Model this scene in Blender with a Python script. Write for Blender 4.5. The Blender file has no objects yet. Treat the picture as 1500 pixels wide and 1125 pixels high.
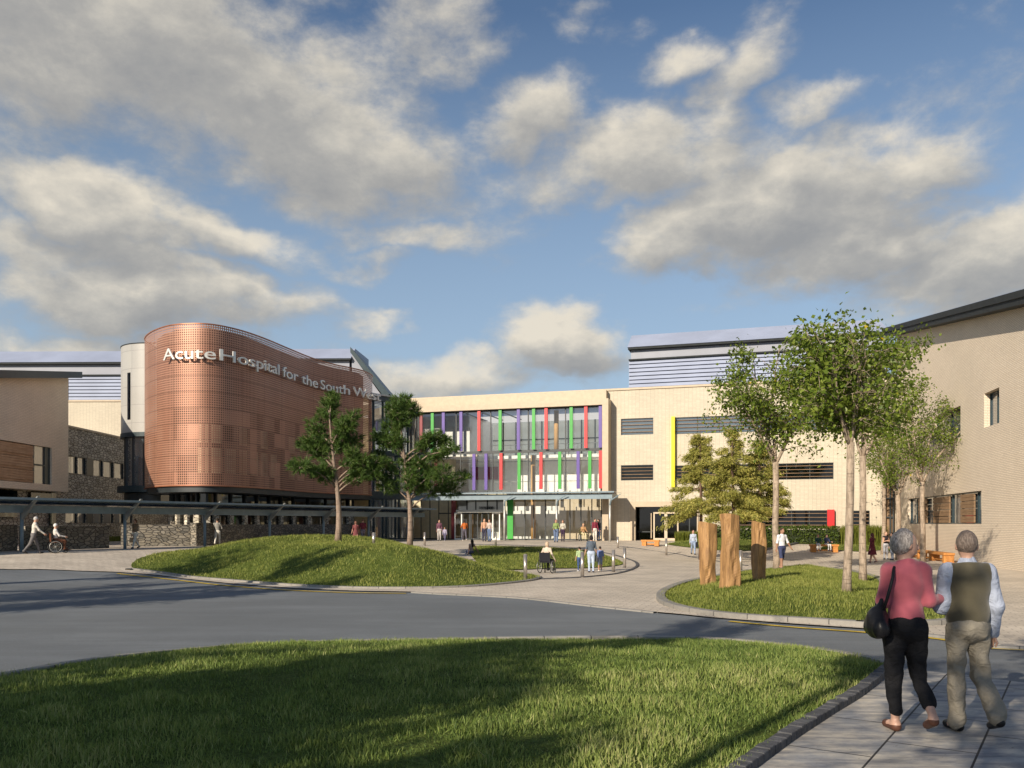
import bpy, bmesh, math, random
import numpy as np
from mathutils import Vector, Matrix, noise as mnoise
from mathutils.geometry import delaunay_2d_cdt
R = math.radians
C = bpy.context.scene.collection
random.seed(7); RNG = np.random.default_rng(11)
F, CX, HY, CZ = 1250.0, 750.0, 767.0, 1.78          # camera of the photograph, 1500 px wide

def sm(t):
    t = max(0.0, min(1.0, t)); return t*t*(3-2*t)
def lerp(a, b, t): return a+(b-a)*t
def interp(x, pts):
    if x <= pts[0][0]: return pts[0][1]
    for (a, va), (b, vb) in zip(pts, pts[1:]):
        if x <= b: return lerp(va, vb, (x-a)/(b-a))
    return pts[-1][1]

# ------------------------------------------------------------------ terrain
def terrain(x, y):
    low = -0.42*sm((y-9.5)/7.0)
    y0 = interp(x, [(-20, 24), (-9, 40), (4, 42), (10, 55)])
    y1 = interp(x, [(-20, 41), (-9, 62), (4, 68), (10, 67)])
    return low+0.83*sm((y-y0)/(y1-y0))
def ray(px, py, y): return ((px-CX)*y/F, y, CZ+(HY-py)*y/F)
def ground(px, py, h=None):
    h = h or terrain
    lo = 3.0; y = lo
    while y < 140:
        x, _, z = ray(px, py, y)
        if z <= h(x, y): break
        y += 0.5
    a, b = y-0.5, y
    for _ in range(24):
        m = (a+b)/2; x, _, z = ray(px, py, m)
        if z <= h(x, m): b = m
        else: a = m
    x, _, z = ray(px, py, b)
    return (x, b)
def catmull(pts, n=8, closed=False):
    P = [np.array(p, float) for p in pts]; out = []; m = len(P)
    for i in range(m if closed else m-1):
        if closed: a, b, c, d = P[i-1], P[i], P[(i+1) % m], P[(i+2) % m]
        else: a, b, c, d = P[max(i-1, 0)], P[i], P[i+1], P[min(i+2, m-1)]
        for k in range(n):
            t = k/n
            out.append(.5*((2*b)+(-a+c)*t+(2*a-5*b+4*c-d)*t*t+(-a+3*b-3*c+d)*t**3))
    if not closed: out.append(P[-1])
    return [tuple(p) for p in out]
def inside(poly, x, y):
    c = False; j = len(poly)-1
    for i in range(len(poly)):
        xi, yi = poly[i][:2]; xj, yj = poly[j][:2]
        if (yi > y) != (yj > y) and x < (xj-xi)*(y-yi)/(yj-yi)+xi: c = not c
        j = i
    return c
def edge_dist(poly, x, y):
    A = np.array([p[:2] for p in poly]); B = np.roll(A, -1, 0); p = np.array([x, y])
    d = B-A; t = np.clip(((p-A)*d).sum(1)/np.maximum((d*d).sum(1), 1e-9), 0, 1)
    q = A+d*t[:, None]-p
    return math.sqrt((q*q).sum(1).min())

# ------------------------------------------------------------------ mesh builder
class MB:
    def __init__(s): s.v = []; s.f = []; s.m = []; s.uv = None; s.smooth = False
    def quad(s, pts, m=0):
        b = len(s.v); s.v.extend(tuple(map(float, p)) for p in pts); s.f.append(tuple(range(b, b+len(pts)))); s.m.append(m)
    def hexa(s, p, m=0):       # p: 4 bottom then 4 top, counter-clockwise seen from above
        b = len(s.v); s.v.extend(tuple(map(float, q)) for q in p)
        for f in ((3, 2, 1, 0), (4, 5, 6, 7), (0, 1, 5, 4), (1, 2, 6, 5), (2, 3, 7, 6), (3, 0, 4, 7)):
            s.f.append(tuple(b+i for i in f)); s.m.append(m)
    def box(s, x0, x1, y0, y1, z0, z1, m=0):
        s.hexa([(x0, y0, z0), (x1, y0, z0), (x1, y1, z0), (x0, y1, z0), (x0, y0, z1), (x1, y0, z1), (x1, y1, z1), (x0, y1, z1)], m)
    def fbox(s, fr, s0, s1, n0, n1, z0, z1, m=0, z0b=None, z1b=None):
        z0b = z0 if z0b is None else z0b; z1b = z1 if z1b is None else z1b
        P = fr.P
        s.hexa([P(s0, n0, z0), P(s1, n0, z0b), P(s1, n1, z0b), P(s0, n1, z0), P(s0, n0, z1), P(s1, n0, z1b), P(s1, n1, z1b), P(s0, n1, z1)], m)
    def tube(s, path, radii, seg=8, m=0, cap=True):
        path = [Vector(p) for p in path]; n = len(path)
        if not hasattr(radii, '__len__'): radii = [radii]*n
        b = len(s.v); up = Vector((0.13, 0.21, 1)).normalized(); prev = None
        for i in range(n):
            t = (path[min(i+1, n-1)]-path[max(i-1, 0)])
            t = t.normalized() if t.length > 1e-9 else Vector((0, 0, 1))
            if prev is None:
                a = t.cross(up) if abs(t.dot(up)) < .98 else t.cross(Vector((1, 0, 0)))
            else: a = prev-t*prev.dot(t)
            a.normalize(); prev = a; c = t.cross(a)
            for k in range(seg):
                w = 2*math.pi*k/seg
                s.v.append(tuple(path[i]+(a*math.cos(w)+c*math.sin(w))*radii[i]))
        for i in range(n-1):
            for k in range(seg):
                k2 = (k+1) % seg
                s.f.append((b+i*seg+k, b+(i+1)*seg+k, b+(i+1)*seg+k2, b+i*seg+k2)); s.m.append(m)
        if cap:
            s.f.append(tuple(b+k for k in range(seg))); s.m.append(m)
            s.f.append(tuple(b+(n-1)*seg+k for k in reversed(range(seg)))); s.m.append(m)
    def strip(s, top, m=0, closed=False):   # list of (pA, pB) rungs
        for (a, b), (c, d) in zip(top, top[1:]+(top[:1] if closed else [])):
            s.quad([a, c, d, b], m)
    def build(s, name, mats, parent=None, smooth=False, bevel=0, loc=None):
        me = bpy.data.meshes.new(name); me.from_pydata(s.v, [], s.f)
        for mm in (mats if isinstance(mats, (list, tuple)) else [mats]): me.materials.append(mm)
        if len(me.materials) > 1: me.polygons.foreach_set('material_index', s.m)
        metric_uv(me)
        if smooth: me.polygons.foreach_set('use_smooth', [True]*len(me.polygons))
        o = bpy.data.objects.new(name, me); C.objects.link(o)
        if parent: attach(o, parent)
        if bevel:
            md = o.modifiers.new('bevel', 'BEVEL'); md.width = bevel; md.segments = 2; md.limit_method = 'ANGLE'
        return o
def attach(o, p):
    o.parent = p
    bpy.context.view_layer.update() if False else None
    o.matrix_parent_inverse = root_matrix(p).inverted()
def root_matrix(p):
    m = Matrix.LocRotScale(p.location, p.rotation_euler, p.scale)
    if p.parent: m = root_matrix(p.parent) @ p.matrix_parent_inverse @ m
    return m
def metric_uv(me):
    n = len(me.polygons)
    if not n: return
    uv = me.uv_layers.new(name='UVMap')
    L = len(me.loops); vi = np.empty(L, np.int32); me.loops.foreach_get('vertex_index', vi)
    co = np.empty(len(me.vertices)*3, np.float32); me.vertices.foreach_get('co', co); co = co.reshape(-1, 3)
    nr = np.empty(n*3, np.float32); me.polygons.foreach_get('normal', nr); nr = nr.reshape(-1, 3)
    tot = np.empty(n, np.int32); me.polygons.foreach_get('loop_total', tot)
    N = np.repeat(nr, tot, 0); P = co[vi]
    h = np.hypot(N[:, 0], N[:, 1]); flat = h < .5
    hx = np.where(flat, 1, -N[:, 1]/np.maximum(h, 1e-6)); hy = np.where(flat, 0, N[:, 0]/np.maximum(h, 1e-6))
    u = P[:, 0]*hx+P[:, 1]*hy; v = np.where(flat, P[:, 1], P[:, 2])
    uv.data.foreach_set('uv', np.stack([u, v], 1).astype(np.float32).ravel())
def raw_mesh(name, V, faces_flat, sizes, mats, attr=None, smooth=False, matidx=None):
    """numpy arrays to a mesh; attr is a float per vertex called rnd"""
    me = bpy.data.meshes.new(name); nv = len(V)
    me.vertices.add(nv); me.vertices.foreach_set('co', np.ascontiguousarray(V, np.float32).ravel())
    me.loops.add(len(faces_flat)); me.loops.foreach_set('vertex_index', np.ascontiguousarray(faces_flat, np.int32))
    me.polygons.add(len(sizes)); st = np.concatenate([[0], np.cumsum(sizes)[:-1]]).astype(np.int32)
    me.polygons.foreach_set('loop_start', st)
    for m in (mats if isinstance(mats, (list, tuple)) else [mats]): me.materials.append(m)
    if matidx is not None: me.polygons.foreach_set('material_index', np.ascontiguousarray(matidx, np.int32))
    if smooth: me.polygons.foreach_set('use_smooth', np.ones(len(sizes), bool))
    if attr is not None:
        a = me.attributes.new('rnd', 'FLOAT', 'POINT'); a.data.foreach_set('value', np.ascontiguousarray(attr, np.float32))
    me.update(calc_edges=True); me.validate()
    return me
def link(name, me, parent=None):
    o = bpy.data.objects.new(name, me); C.objects.link(o)
    if parent: attach(o, parent)
    return o
def tag(o, label, cat, group=None, kind=None):
    if label: o['label'] = label
    if cat: o['category'] = cat
    if group: o['group'] = group
    if kind: o['kind'] = kind
    return o
def thing(name, label, cat, loc=(0, 0, 0), rz=0, group=None):
    o = bpy.data.objects.new(name, None); C.objects.link(o); o.location = loc; o.rotation_euler = (0, 0, rz); o.empty_display_size = .3
    return tag(o, label, cat, group)
def structure(o): o['kind'] = 'structure'; return o
def copy_tree(o, parent=None):
    c = o.copy(); C.objects.link(c)
    if parent: c.parent = parent
    for ch in list(o.children): copy_tree(ch, c)
    return c
class Frame:
    """a wall line: origin, direction seen from left to right; n runs into the building"""
    def __init__(s, ox, oy, ux, uy):
        l = math.hypot(ux, uy); s.o = (ox, oy); s.u = (ux/l, uy/l); s.n = (-uy/l, ux/l)
    def P(s, a, n, z): return (s.o[0]+s.u[0]*a+s.n[0]*n, s.o[1]+s.u[1]*a+s.n[1]*n, z)
    def s(s_, px, n=0.0):
        t = (px-CX)/F; ox = s_.o[0]+s_.n[0]*n; oy = s_.o[1]+s_.n[1]*n
        return (t*oy-ox)/(s_.u[0]-t*s_.u[1])
    def z(s_, px, py, n=0.0):
        y = s_.o[1]+s_.n[1]*n+s_.u[1]*s_.s(px, n)
        return CZ+(HY-py)*y/F
def wall_holes(mb, fr, s0, s1, z0, z1, holes, depth=.25, n=0.0, m=0, mr=0, ztop=None):
    """front face with rectangular openings and their reveals"""
    ss = sorted({s0, s1}|{h[0] for h in holes}|{h[1] for h in holes}); zs = sorted({z0, z1}|{h[2] for h in holes}|{h[3] for h in holes})
    ss = [a for a in ss if s0 <= a <= s1]; zs = [a for a in zs if z0 <= a <= z1]
    def zt(a, z): return z if (ztop is None or z < z1-1e-6) else ztop(a)
    for a, b in zip(ss, ss[1:]):
        for c, d in zip(zs, zs[1:]):
            if any(h[0] <= (a+b)/2 <= h[1] and h[2] <= (c+d)/2 <= h[3] for h in holes): continue
            mb.quad([fr.P(a, n, c), fr.P(b, n, c), fr.P(b, n, zt(b, d)), fr.P(a, n, zt(a, d))], m)
    for a, b, c, d in [h[:4] for h in holes]:
        e = n+depth; P = fr.P
        mb.quad([P(a, n, c), P(a, n, d), P(a, e, d), P(a, e, c)], mr); mb.quad([P(b, n, d), P(b, n, c), P(b, e, c), P(b, e, d)], mr)
        mb.quad([P(a, n, d), P(b, n, d), P(b, e, d), P(a, e, d)], mr); mb.quad([P(b, n, c), P(a, n, c), P(a, e, c), P(b, e, c)], mr)

# ------------------------------------------------------------------ materials
MATS = {}
class NT:
    def __init__(s, tree): s.t = tree; s.n = tree.nodes; s.l = tree.links
    def __call__(s, typ, ins=None, **kw):
        nd = s.n.new(typ)
        for k, v in kw.items(): setattr(nd, k, v)
        for k, v in (ins or {}).items(): s.put(nd.inputs[k], v)
        return nd
    def put(s, sock, v):
        if isinstance(v, bpy.types.NodeSocket): s.l.new(v, sock)
        elif hasattr(v, 'outputs'): s.l.new(v.outputs[0], sock)
        elif isinstance(v, (tuple, list)) and len(v) == 3 and sock.type == 'RGBA': sock.default_value = (*v, 1)
        else: sock.default_value = v
    def math(s, op, a, b=None, c=None, clamp=False):
        nd = s.n.new('ShaderNodeMath'); nd.operation = op; nd.use_clamp = clamp
        for i, v in enumerate((a, b, c)):
            if v is not None: s.put(nd.inputs[i], v)
        return nd.outputs[0]
    def mix(s, f, a, b, blend='MIX'):
        nd = s.n.new('ShaderNodeMix'); nd.data_type = 'RGBA'; nd.blend_type = blend
        s.put(nd.inputs[0], f); s.put(nd.inputs[6], a); s.put(nd.inputs[7], b); return nd.outputs[2]
    def noise(s, vec, scale, detail=4, rough=.55, dist=0):
        nd = s('ShaderNodeTexNoise', {'Scale': scale, 'Detail': detail, 'Roughness': rough, 'Distortion': dist})
        if vec is not None: s.put(nd.inputs['Vector'], vec)
        return nd.outputs[0]
    def ramp(s, f, stops, interp='LINEAR'):
        nd = s.n.new('ShaderNodeValToRGB'); e = nd.color_ramp; e.interpolation = interp
        while len(e.elements) < len(stops): e.elements.new(.5)
        for el, (p, c) in zip(e.elements, stops): el.position = p; el.color = (*c, 1) if len(c) == 3 else c
        s.put(nd.inputs[0], f); return nd.outputs[0]
    def map(s, v, a, b, c=0., d=1., typ='SMOOTHSTEP'):
        nd = s('ShaderNodeMapRange', {0: v, 1: a, 2: b, 3: c, 4: d}, interpolation_type=typ); return nd.outputs[0]
def new_mat(name):
    m = bpy.data.materials.new(name); m.use_nodes = True; t = NT(m.node_tree); MATS[name] = m
    b = m.node_tree.nodes['Principled BSDF']; return m, t, b
def coord(t, which='Object', scale=(1, 1, 1), rot=(0, 0, 0)):
    c = t('ShaderNodeTexCoord').outputs[which]
    return t('ShaderNodeMapping', {'Vector': c, 'Scale': scale, 'Rotation': rot}).outputs[0]
def plain(name, col, rough=.6, metal=0., var=.12, vscale=3., bump=0., bscale=40., spec=.5, coat=0.):
    m, t, b = new_mat(name); v = coord(t)
    n = t.noise(v, vscale, 5, .6)
    c2 = tuple(max(0, x*(1-var*1.6)) for x in col); c1 = tuple(min(1, x*(1+var)) for x in col)
    t.put(b.inputs['Base Color'], t.mix(t.map(n, .3, .7), c2, c1))
    b.inputs['Roughness'].default_value = rough; b.inputs['Metallic'].default_value = metal
    b.inputs['Specular IOR Level'].default_value = spec; b.inputs['Coat Weight'].default_value = coat
    if bump:
        n2 = t.noise(v, bscale, 4, .6)
        t.put(b.inputs['Normal'], t('ShaderNodeBump', {'Height': n2, 'Strength': bump, 'Distance': .02}))
    return m
def bricky(name, c1, c2, mortar, w, h, ms=.01, off=.5, rough=.75, var=.12, bump=.4, big=.35, uv='UV', rot=0, wobble=0.):
    m, t, b = new_mat(name); v = coord(t, uv, rot=(0, 0, rot))
    if wobble:
        nz = t('ShaderNodeTexNoise', {'Vector': v, 'Scale': 3.0, 'Detail': 3}).outputs[1]
        v = t('ShaderNodeVectorMath', {0: v, 1: t('ShaderNodeVectorMath', {0: nz, 'Scale': wobble}, operation='SCALE').outputs[0]}, operation='ADD').outputs[0]
    br = t('ShaderNodeTexBrick', {'Vector': v, 'Color1': c1, 'Color2': c2, 'Mortar': mortar, 'Scale': 1., 'Mortar Size': ms, 'Mortar Smooth': .2, 'Bias': 0., 'Brick Width': w, 'Row Height': h}, offset=off)
    n = t.noise(v, big, 6, .6); n3 = t.noise(v, 9., 4, .6)
    col = t.mix(1., br.outputs[0], t.mix(t.map(n, .3, .7), (1-var,)*3, (1+var*.6,)*3), 'MULTIPLY')
    col = t.mix(1., col, t.mix(t.map(n3, .3, .7), (1-var*.7,)*3, (1+var*.4,)*3), 'MULTIPLY')
    t.put(b.inputs['Base Color'], col); b.inputs['Roughness'].default_value = rough
    if bump: t.put(b.inputs['Normal'], t('ShaderNodeBump', {'Height': t.math('SUBTRACT', t.math('MULTIPLY', n3, .4), br.outputs[1]), 'Strength': bump, 'Distance': .012}))
    return m
def stone_mat(name, dark, light, mortar, sx=2.1, sy=5.2):
    m, t, b = new_mat(name); v = coord(t, 'UV', (sx, sy, 1))
    nz = t('ShaderNodeTexNoise', {'Vector': v, 'Scale': 1.2, 'Detail': 2}).outputs[1]
    v = t('ShaderNodeVectorMath', {0: v, 1: t('ShaderNodeVectorMath', {0: nz, 'Scale': .35}, operation='SCALE').outputs[0]}, operation='ADD').outputs[0]
    e = t('ShaderNodeTexVoronoi', {'Vector': v, 'Scale': 1.}, feature='DISTANCE_TO_EDGE', voronoi_dimensions='2D').outputs[0]
    cc = t('ShaderNodeTexVoronoi', {'Vector': v, 'Scale': 1.}, feature='F1', voronoi_dimensions='2D').outputs[1]
    r = t('ShaderNodeSeparateColor', {0: cc})
    n = t.noise(v, 3., 6, .65)
    col = t.mix(r.outputs[0], dark, light); col = t.mix(t.math('MULTIPLY', r.outputs[1], .35), col, (.32, .26, .17))
    col = t.mix(1., col, t.mix(t.map(n, .3, .7), (.72,)*3, (1.15,)*3), 'MULTIPLY')
    gap = t.map(e, .03, .10)
    t.put(b.inputs['Base Color'], t.mix(gap, mortar, col)); b.inputs['Roughness'].default_value = .85
    hgt = t.math('ADD', t.math('MULTIPLY', gap, .7), t.math('MULTIPLY', n, .5))
    t.put(b.inputs['Normal'], t('ShaderNodeBump', {'Height': hgt, 'Strength': .8, 'Distance': .05})); return m
def glass_mat(name, tint=(.75, .85, .85), refl=.10, rough=.02, solid=0., body=(.03, .05, .06)):
    m, t, b = new_mat(name); t.n.remove(b); out = t.n['Material Output']
    tr = t('ShaderNodeBsdfTransparent', {0: tint}); gl = t('ShaderNodeBsdfGlossy', {'Color': (.95,)*3, 'Roughness': rough})
    base = tr
    if solid: base = t('ShaderNodeMixShader', {0: solid, 1: tr.outputs[0], 2: t('ShaderNodeBsdfDiffuse', {0: body}).outputs[0]})
    fz = t('ShaderNodeFresnel', {'IOR': 1.5}).outputs[0]
    nz = t.noise(coord(t), .55, 2, .5)
    t.put(gl.inputs['Normal'], t('ShaderNodeBump', {'Height': nz, 'Strength': .06, 'Distance': .05}))
    t.put(out.inputs[0], t('ShaderNodeMixShader', {0: t.math('ADD', fz, refl, clamp=True), 1: base.outputs[0], 2: gl.outputs[0]})); return m
def leaf_mat(name, stops, trans=.35, rough=.55):
    m, t, b = new_mat(name); a = t('ShaderNodeAttribute', attribute_name='rnd').outputs['Fac']
    col = t.ramp(a, stops); b.inputs['Roughness'].default_value = rough; b.inputs['Specular IOR Level'].default_value = .3
    t.put(b.inputs['Base Color'], col)
    tl = t('ShaderNodeBsdfTranslucent', {0: t.mix(.5, col, (.14, .16, .02))})
    t.put(t.n['Material Output'].inputs[0], t('ShaderNodeMixShader', {0: trans, 1: b.outputs[0], 2: tl.outputs[0]})); return m
def bark_mat(name, c1, c2, sc=(9, 9, 2)):
    m, t, b = new_mat(name); v = coord(t, 'Object', sc); n = t.noise(v, 1.5, 6, .65, .4); n2 = t.noise(coord(t, 'Object', (2, 2, 14)), 1.2, 3, .5)
    t.put(b.inputs['Base Color'], t.mix(t.map(n2, .58, .66, 0, .5), t.mix(t.map(n, .35, .65), c1, c2), tuple(x*.35 for x in c1)))
    b.inputs['Roughness'].default_value = .85
    t.put(b.inputs['Normal'], t('ShaderNodeBump', {'Height': n, 'Strength': .7, 'Distance': .03})); return m

# sun: travels towards +Y and a little to the right, 24 degrees above the horizon
SUN_EL = R(24); LA, LB = .59, .807
# ------------------------------------------------------------------ camera, sun, sky
cam = bpy.data.cameras.new('camera'); camo = bpy.data.objects.new('camera', cam); C.objects.link(camo)
camo.location = (0, 0, CZ); camo.rotation_euler = (R(90), 0, 0); cam.lens = 30; cam.sensor_width = 36
cam.shift_y = (HY-562.5)/1500; cam.clip_end = 3000; bpy.context.scene.camera = camo
sun = bpy.data.lights.new('sun', 'SUN'); sun.energy = 4.9; sun.angle = R(.5); sun.color = (1., .88, .71)
suno = bpy.data.objects.new('sun', sun); C.objects.link(suno)
suno.rotation_euler = Vector((LA*math.cos(SUN_EL), LB*math.cos(SUN_EL), -math.sin(SUN_EL))).to_track_quat('-Z', 'Y').to_euler()
suno.location = (-30, -50, 40)
w = bpy.data.worlds.new('World'); bpy.context.scene.world = w; w.use_nodes = True
t = NT(w.node_tree); bg = t.n['Background']
sky = t('ShaderNodeTexSky', sky_type='NISHITA', sun_disc=False, sun_elevation=SUN_EL, sun_rotation=math.atan2(-LA, -LB), air_density=1.0, dust_density=.6, ozone_density=3.0)
d = t('ShaderNodeTexCoord').outputs['Generated']
sp = t('ShaderNodeSeparateXYZ', {0: d})
az = t.math('ARCTAN2', sp.outputs[0], sp.outputs[1]); el = t.math('ARCSINE', sp.outputs[2])
comb = t('ShaderNodeCombineXYZ', {0: az, 1: el, 2: 0.})
def wob(scale, amt, src):
    nz = t('ShaderNodeTexNoise', {'Vector': t('ShaderNodeMapping', {'Vector': d, 'Scale': (1, 1, 1.7)}).outputs[0], 'Scale': scale, 'Detail': 3., 'Roughness': .55}).outputs[1]
    c0 = t('ShaderNodeVectorMath', {0: nz, 1: (.5, .5, .5)}, operation='SUBTRACT').outputs[0]
    return t('ShaderNodeVectorMath', {0: src, 1: t('ShaderNodeVectorMath', {0: c0, 'Scale': amt}, operation='SCALE').outputs[0]}, operation='ADD').outputs[0]
p2 = wob(4.2, .13, comb); p2 = wob(13., .06, p2)
def azel(px, py):
    x, z = (px-CX)/F, (HY-py)/F; return math.atan2(x, 1), math.atan(z/math.hypot(x, 1))
CL = [(150, 40, 420, 120, -8, 1.0), (380, 150, 340, 100, -16, 1.0), (560, 225, 150, 62, -14, .9), (640, 40, 120, 60, 15, .6), (760, 165, 85, 62, -10, 1.0), (950, 235, 230, 62, 4, .85),
      (1050, 130, 130, 36, 48, .7), (1160, 150, 80, 36, -8, .75), (1150, 290, 170, 75, 0, 1.15), (1010, 335, 150, 42, 3, .95), (1300, 250, 130, 48, -8, .85),
      (1250, 350, 190, 52, 0, .9), (1450, 385, 190, 60, 8, 1.0), (120, 300, 200, 46, -8, .95), (330, 330, 130, 32, -10, .85), (60, 380, 130, 60, -5, .9), (180, 410, 150, 62, -5, 1.15),
      (350, 425, 140, 42, -6, .95), (130, 480, 150, 30, 0, .8), (600, 350, 130, 24, -4, .6), (530, 385, 60, 16, 0, .45), (820, 500, 100, 48, -12, 1.15), (690, 545, 190, 42, 0, .75), (545, 465, 70, 14, -4, .5),
      (830, 42, 50, 18, 10, .35), (990, 85, 60, 26, 8, .6), (900, 60, 50, 16, 0, .3), (1350, 455, 40, 16, 0, .7), (20, 250, 50, 40, -30, .6),
      (-700, 250, 500, 160, 10, 1.), (2300, 260, 500, 150, -6, 1.), (-500, 500, 400, 60, 0, .9), (900, -700, 500, 200, 5, .8)]
field = None
def clouds(p):
    f = None
    for px, py, a, b, rot, amp in CL:
        u, v = azel(px, py); k = 1/F*.93
        mp = t('ShaderNodeMapping', {'Vector': p, 'Location': (u, v, 0), 'Rotation': (0, 0, R(rot)), 'Scale': (a*k*1.35, b*k*1.45, 1)}, vector_type='TEXTURE').outputs[0]
        ln = t('ShaderNodeVectorMath', {0: mp}, operation='LENGTH').outputs['Value']
        g = t.map(ln, 1.25, .1, 0., amp)
        f = g if f is None else t.math('MAXIMUM', f, g)
    return f
field = clouds(p2)
dm = t('ShaderNodeMapping', {'Vector': d, 'Scale': (1, 1, 1.6)}).outputs[0]
n1 = t.noise(dm, 8.5, 10, .63, .1)
dm2 = t('ShaderNodeMapping', {'Vector': d, 'Scale': (1, 1, 1.6), 'Location': (-.022, 0, .034)}).outputs[0]
n2 = t.noise(dm2, 8.5, 8, .63, .1)
up = clouds(t('ShaderNodeVectorMath', {0: p2, 1: (-.012, .028, 0)}, operation='ADD').outputs[0])
dens = t.math('ADD', field, t.math('MULTIPLY', t.math('SUBTRACT', n1, .5), 1.8))
densu = t.math('ADD', up, t.math('MULTIPLY', t.math('SUBTRACT', n2, .5), 1.8))
mask = t.map(dens, .08, .84)
thick = t.map(dens, .45, 1.25)
litv = t.math('MULTIPLY', t.math('SUBTRACT', dens, densu), .85)
n3 = t.noise(dm, 26., 6, .62, .2)
litv = t.math('ADD', litv, t.math('MULTIPLY', t.math('SUBTRACT', n3, .5), .30))
edge = t.math('ADD', t.math('SUBTRACT', .50, t.math('MULTIPLY', thick, .22)), litv)
ccol = t.ramp(t.math('ADD', edge, 0., clamp=True), [(0., (.27, .27, .27)), (.35, (.35, .34, .32)), (.62, (.47, .445, .395)), (1., (.68, .62, .515))])
haze = t.map(el, 0., .42)
SKYK = .085
pale = t('ShaderNodeRGB'); pale.outputs[0].default_value = (.36/SKYK, .46/SKYK, .565/SKYK, 1)
base = t.mix(t.map(el, .54, 0., .0, .85, 'LINEAR'), sky.outputs[0], pale.outputs[0])
ccol2 = t('ShaderNodeVectorMath', {0: ccol, 'Scale': 1/SKYK}, operation='SCALE').outputs[0]
t.put(bg.inputs[0], t.mix(t.math('MULTIPLY', mask, .93), base, ccol2)); bg.inputs[1].default_value = SKYK
w.cycles.sampling_method = 'MANUAL'; w.cycles.sample_map_resolution = 512
sc = bpy.context.scene
sc.view_settings.view_transform = 'Standard'; sc.view_settings.look = 'None'; sc.view_settings.exposure = 0.27; sc.view_settings.gamma = 1
sc.render.engine = 'CYCLES'; sc.cycles.max_bounces = 8; sc.cycles.transparent_max_bounces = 24; sc.cycles.caustics_reflective = False; sc.cycles.caustics_refractive = False
sc.cycles.use_denoising = True; sc.cycles.sample_clamp_indirect = 6
# ------------------------------------------------------------------ material library
M = {}
M['brick'] = bricky('cream_brick', (.57, .505, .395), (.63, .56, .44), (.41, .36, .285), .30, .10, .012, .0, bump=.25, var=.08)
M['brick_right'] = bricky('buff_brick', (.75, .635, .50), (.80, .685, .545), (.50, .42, .33), .42, .085, .014, .5, bump=.5, var=.05)
M['brick_left'] = bricky('buff_brick_left', (.82, .72, .56), (.87, .77, .61), (.62, .54, .42), .42, .10, .012, .5, bump=.3, var=.08)
M['surround'] = plain('beige_cladding', (.50, .40, .285), .5, var=.05)
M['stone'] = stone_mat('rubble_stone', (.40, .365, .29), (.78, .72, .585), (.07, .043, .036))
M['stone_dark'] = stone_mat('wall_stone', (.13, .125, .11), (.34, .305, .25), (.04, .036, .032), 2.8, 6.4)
M['dark'] = plain('dark_metal', (.025, .032, .036), .45, .0, .1)
M['fascia'] = plain('fascia_metal', (.03, .034, .036), .7, .0, .1, spec=.2)
M['teal'] = plain('teal_metal', (.018, .04, .05), .4, .0, .1)
M['canopy'] = plain('canopy_metal', (.19, .255, .30), .45, .0, .08)
M['canopy_light'] = plain('galvanised_metal', (.50, .50, .47), .4, .3, .08)
M['canopy_grey'] = plain('grey_bracket', (.28, .29, .28), .45, .1, .08)
M['plant_pale'] = plain('pale_cladding', (.33, .37, .485), .5, .0, .06, .3)
M['plant_mid'] = plain('grey_cladding', (.27, .285, .34), .5, .0, .06, .3)
M['white_panel'] = bricky('white_panel', (.37, .36, .34), (.395, .385, .36), (.27, .26, .25), 1.3, 1.25, .018, 0., rough=.4, var=.05, bump=.1)
M['dull_white'] = plain('white_plaster', (.86, .85, .82), .7, var=.04)
M['cream_plaster'] = plain('cream_plaster', (.76, .66, .45), .7, var=.06)
M['tan_wall'] = plain('tan_wall', (.60, .50, .37), .7, var=.06)
M['wood'] = None
M['steel'] = plain('brushed_steel', (.52, .47, .42), .32, .75, .12, 2.)
M['red'] = plain('red_panel', (.62, .015, .02), .4, var=.05); M['green'] = plain('green_panel', (.03, .33, .035), .4, var=.05)
M['purple'] = plain('purple_panel', (.10, .055, .30), .4, var=.05); M['darkred'] = plain('maroon_panel', (.22, .02, .03), .4, var=.05)
M['yellow'] = plain('yellow_panel', (.78, .68, .0), .4, var=.04)
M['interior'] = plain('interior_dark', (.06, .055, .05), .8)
M['glass'] = glass_mat('clear_glass', (.94, .96, .95), .07)
M['glass_dark'] = glass_mat('dark_glass', (.20, .22, .22), .02, .03)
M['glass_grey'] = glass_mat('grey_window_glass', (.5, .5, .48), .16, .03, .75, (.36, .34, .29))
M['glass_blue'] = glass_mat('blue_window_glass', (.4, .5, .55), .16, .03, .55, (.15, .19, .22))
M['roof_glass'] = glass_mat('canopy_glass', (.78, .83, .86), .05, .08, .12, (.16, .2, .23))
def translucent():  # added translucency: daylight from above makes the lobby ceiling glow
    m, t, b = new_mat('glowing_ceiling'); b.inputs['Base Color'].default_value = (.85, .83, .8, 1)
    t.put(t.n['Material Output'].inputs[0], t('ShaderNodeMixShader', {0: .85, 1: b.outputs[0], 2: t('ShaderNodeBsdfTranslucent', {0: (.9, .88, .86)}).outputs[0]})); return m
M['translucent_ceiling'] = translucent()
M['granite'] = bricky('granite_kerb', (.25, .235, .21), (.31, .29, .26), (.07, .065, .06), .9, 5., .012, 0., var=.15, bump=.3)
M['sett'] = plain('dark_sett', (.085, .085, .09), .8, var=.25, vscale=8, bump=.5)
M['concrete'] = plain('pale_concrete', (.50, .45, .37), .85, var=.1)
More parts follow.
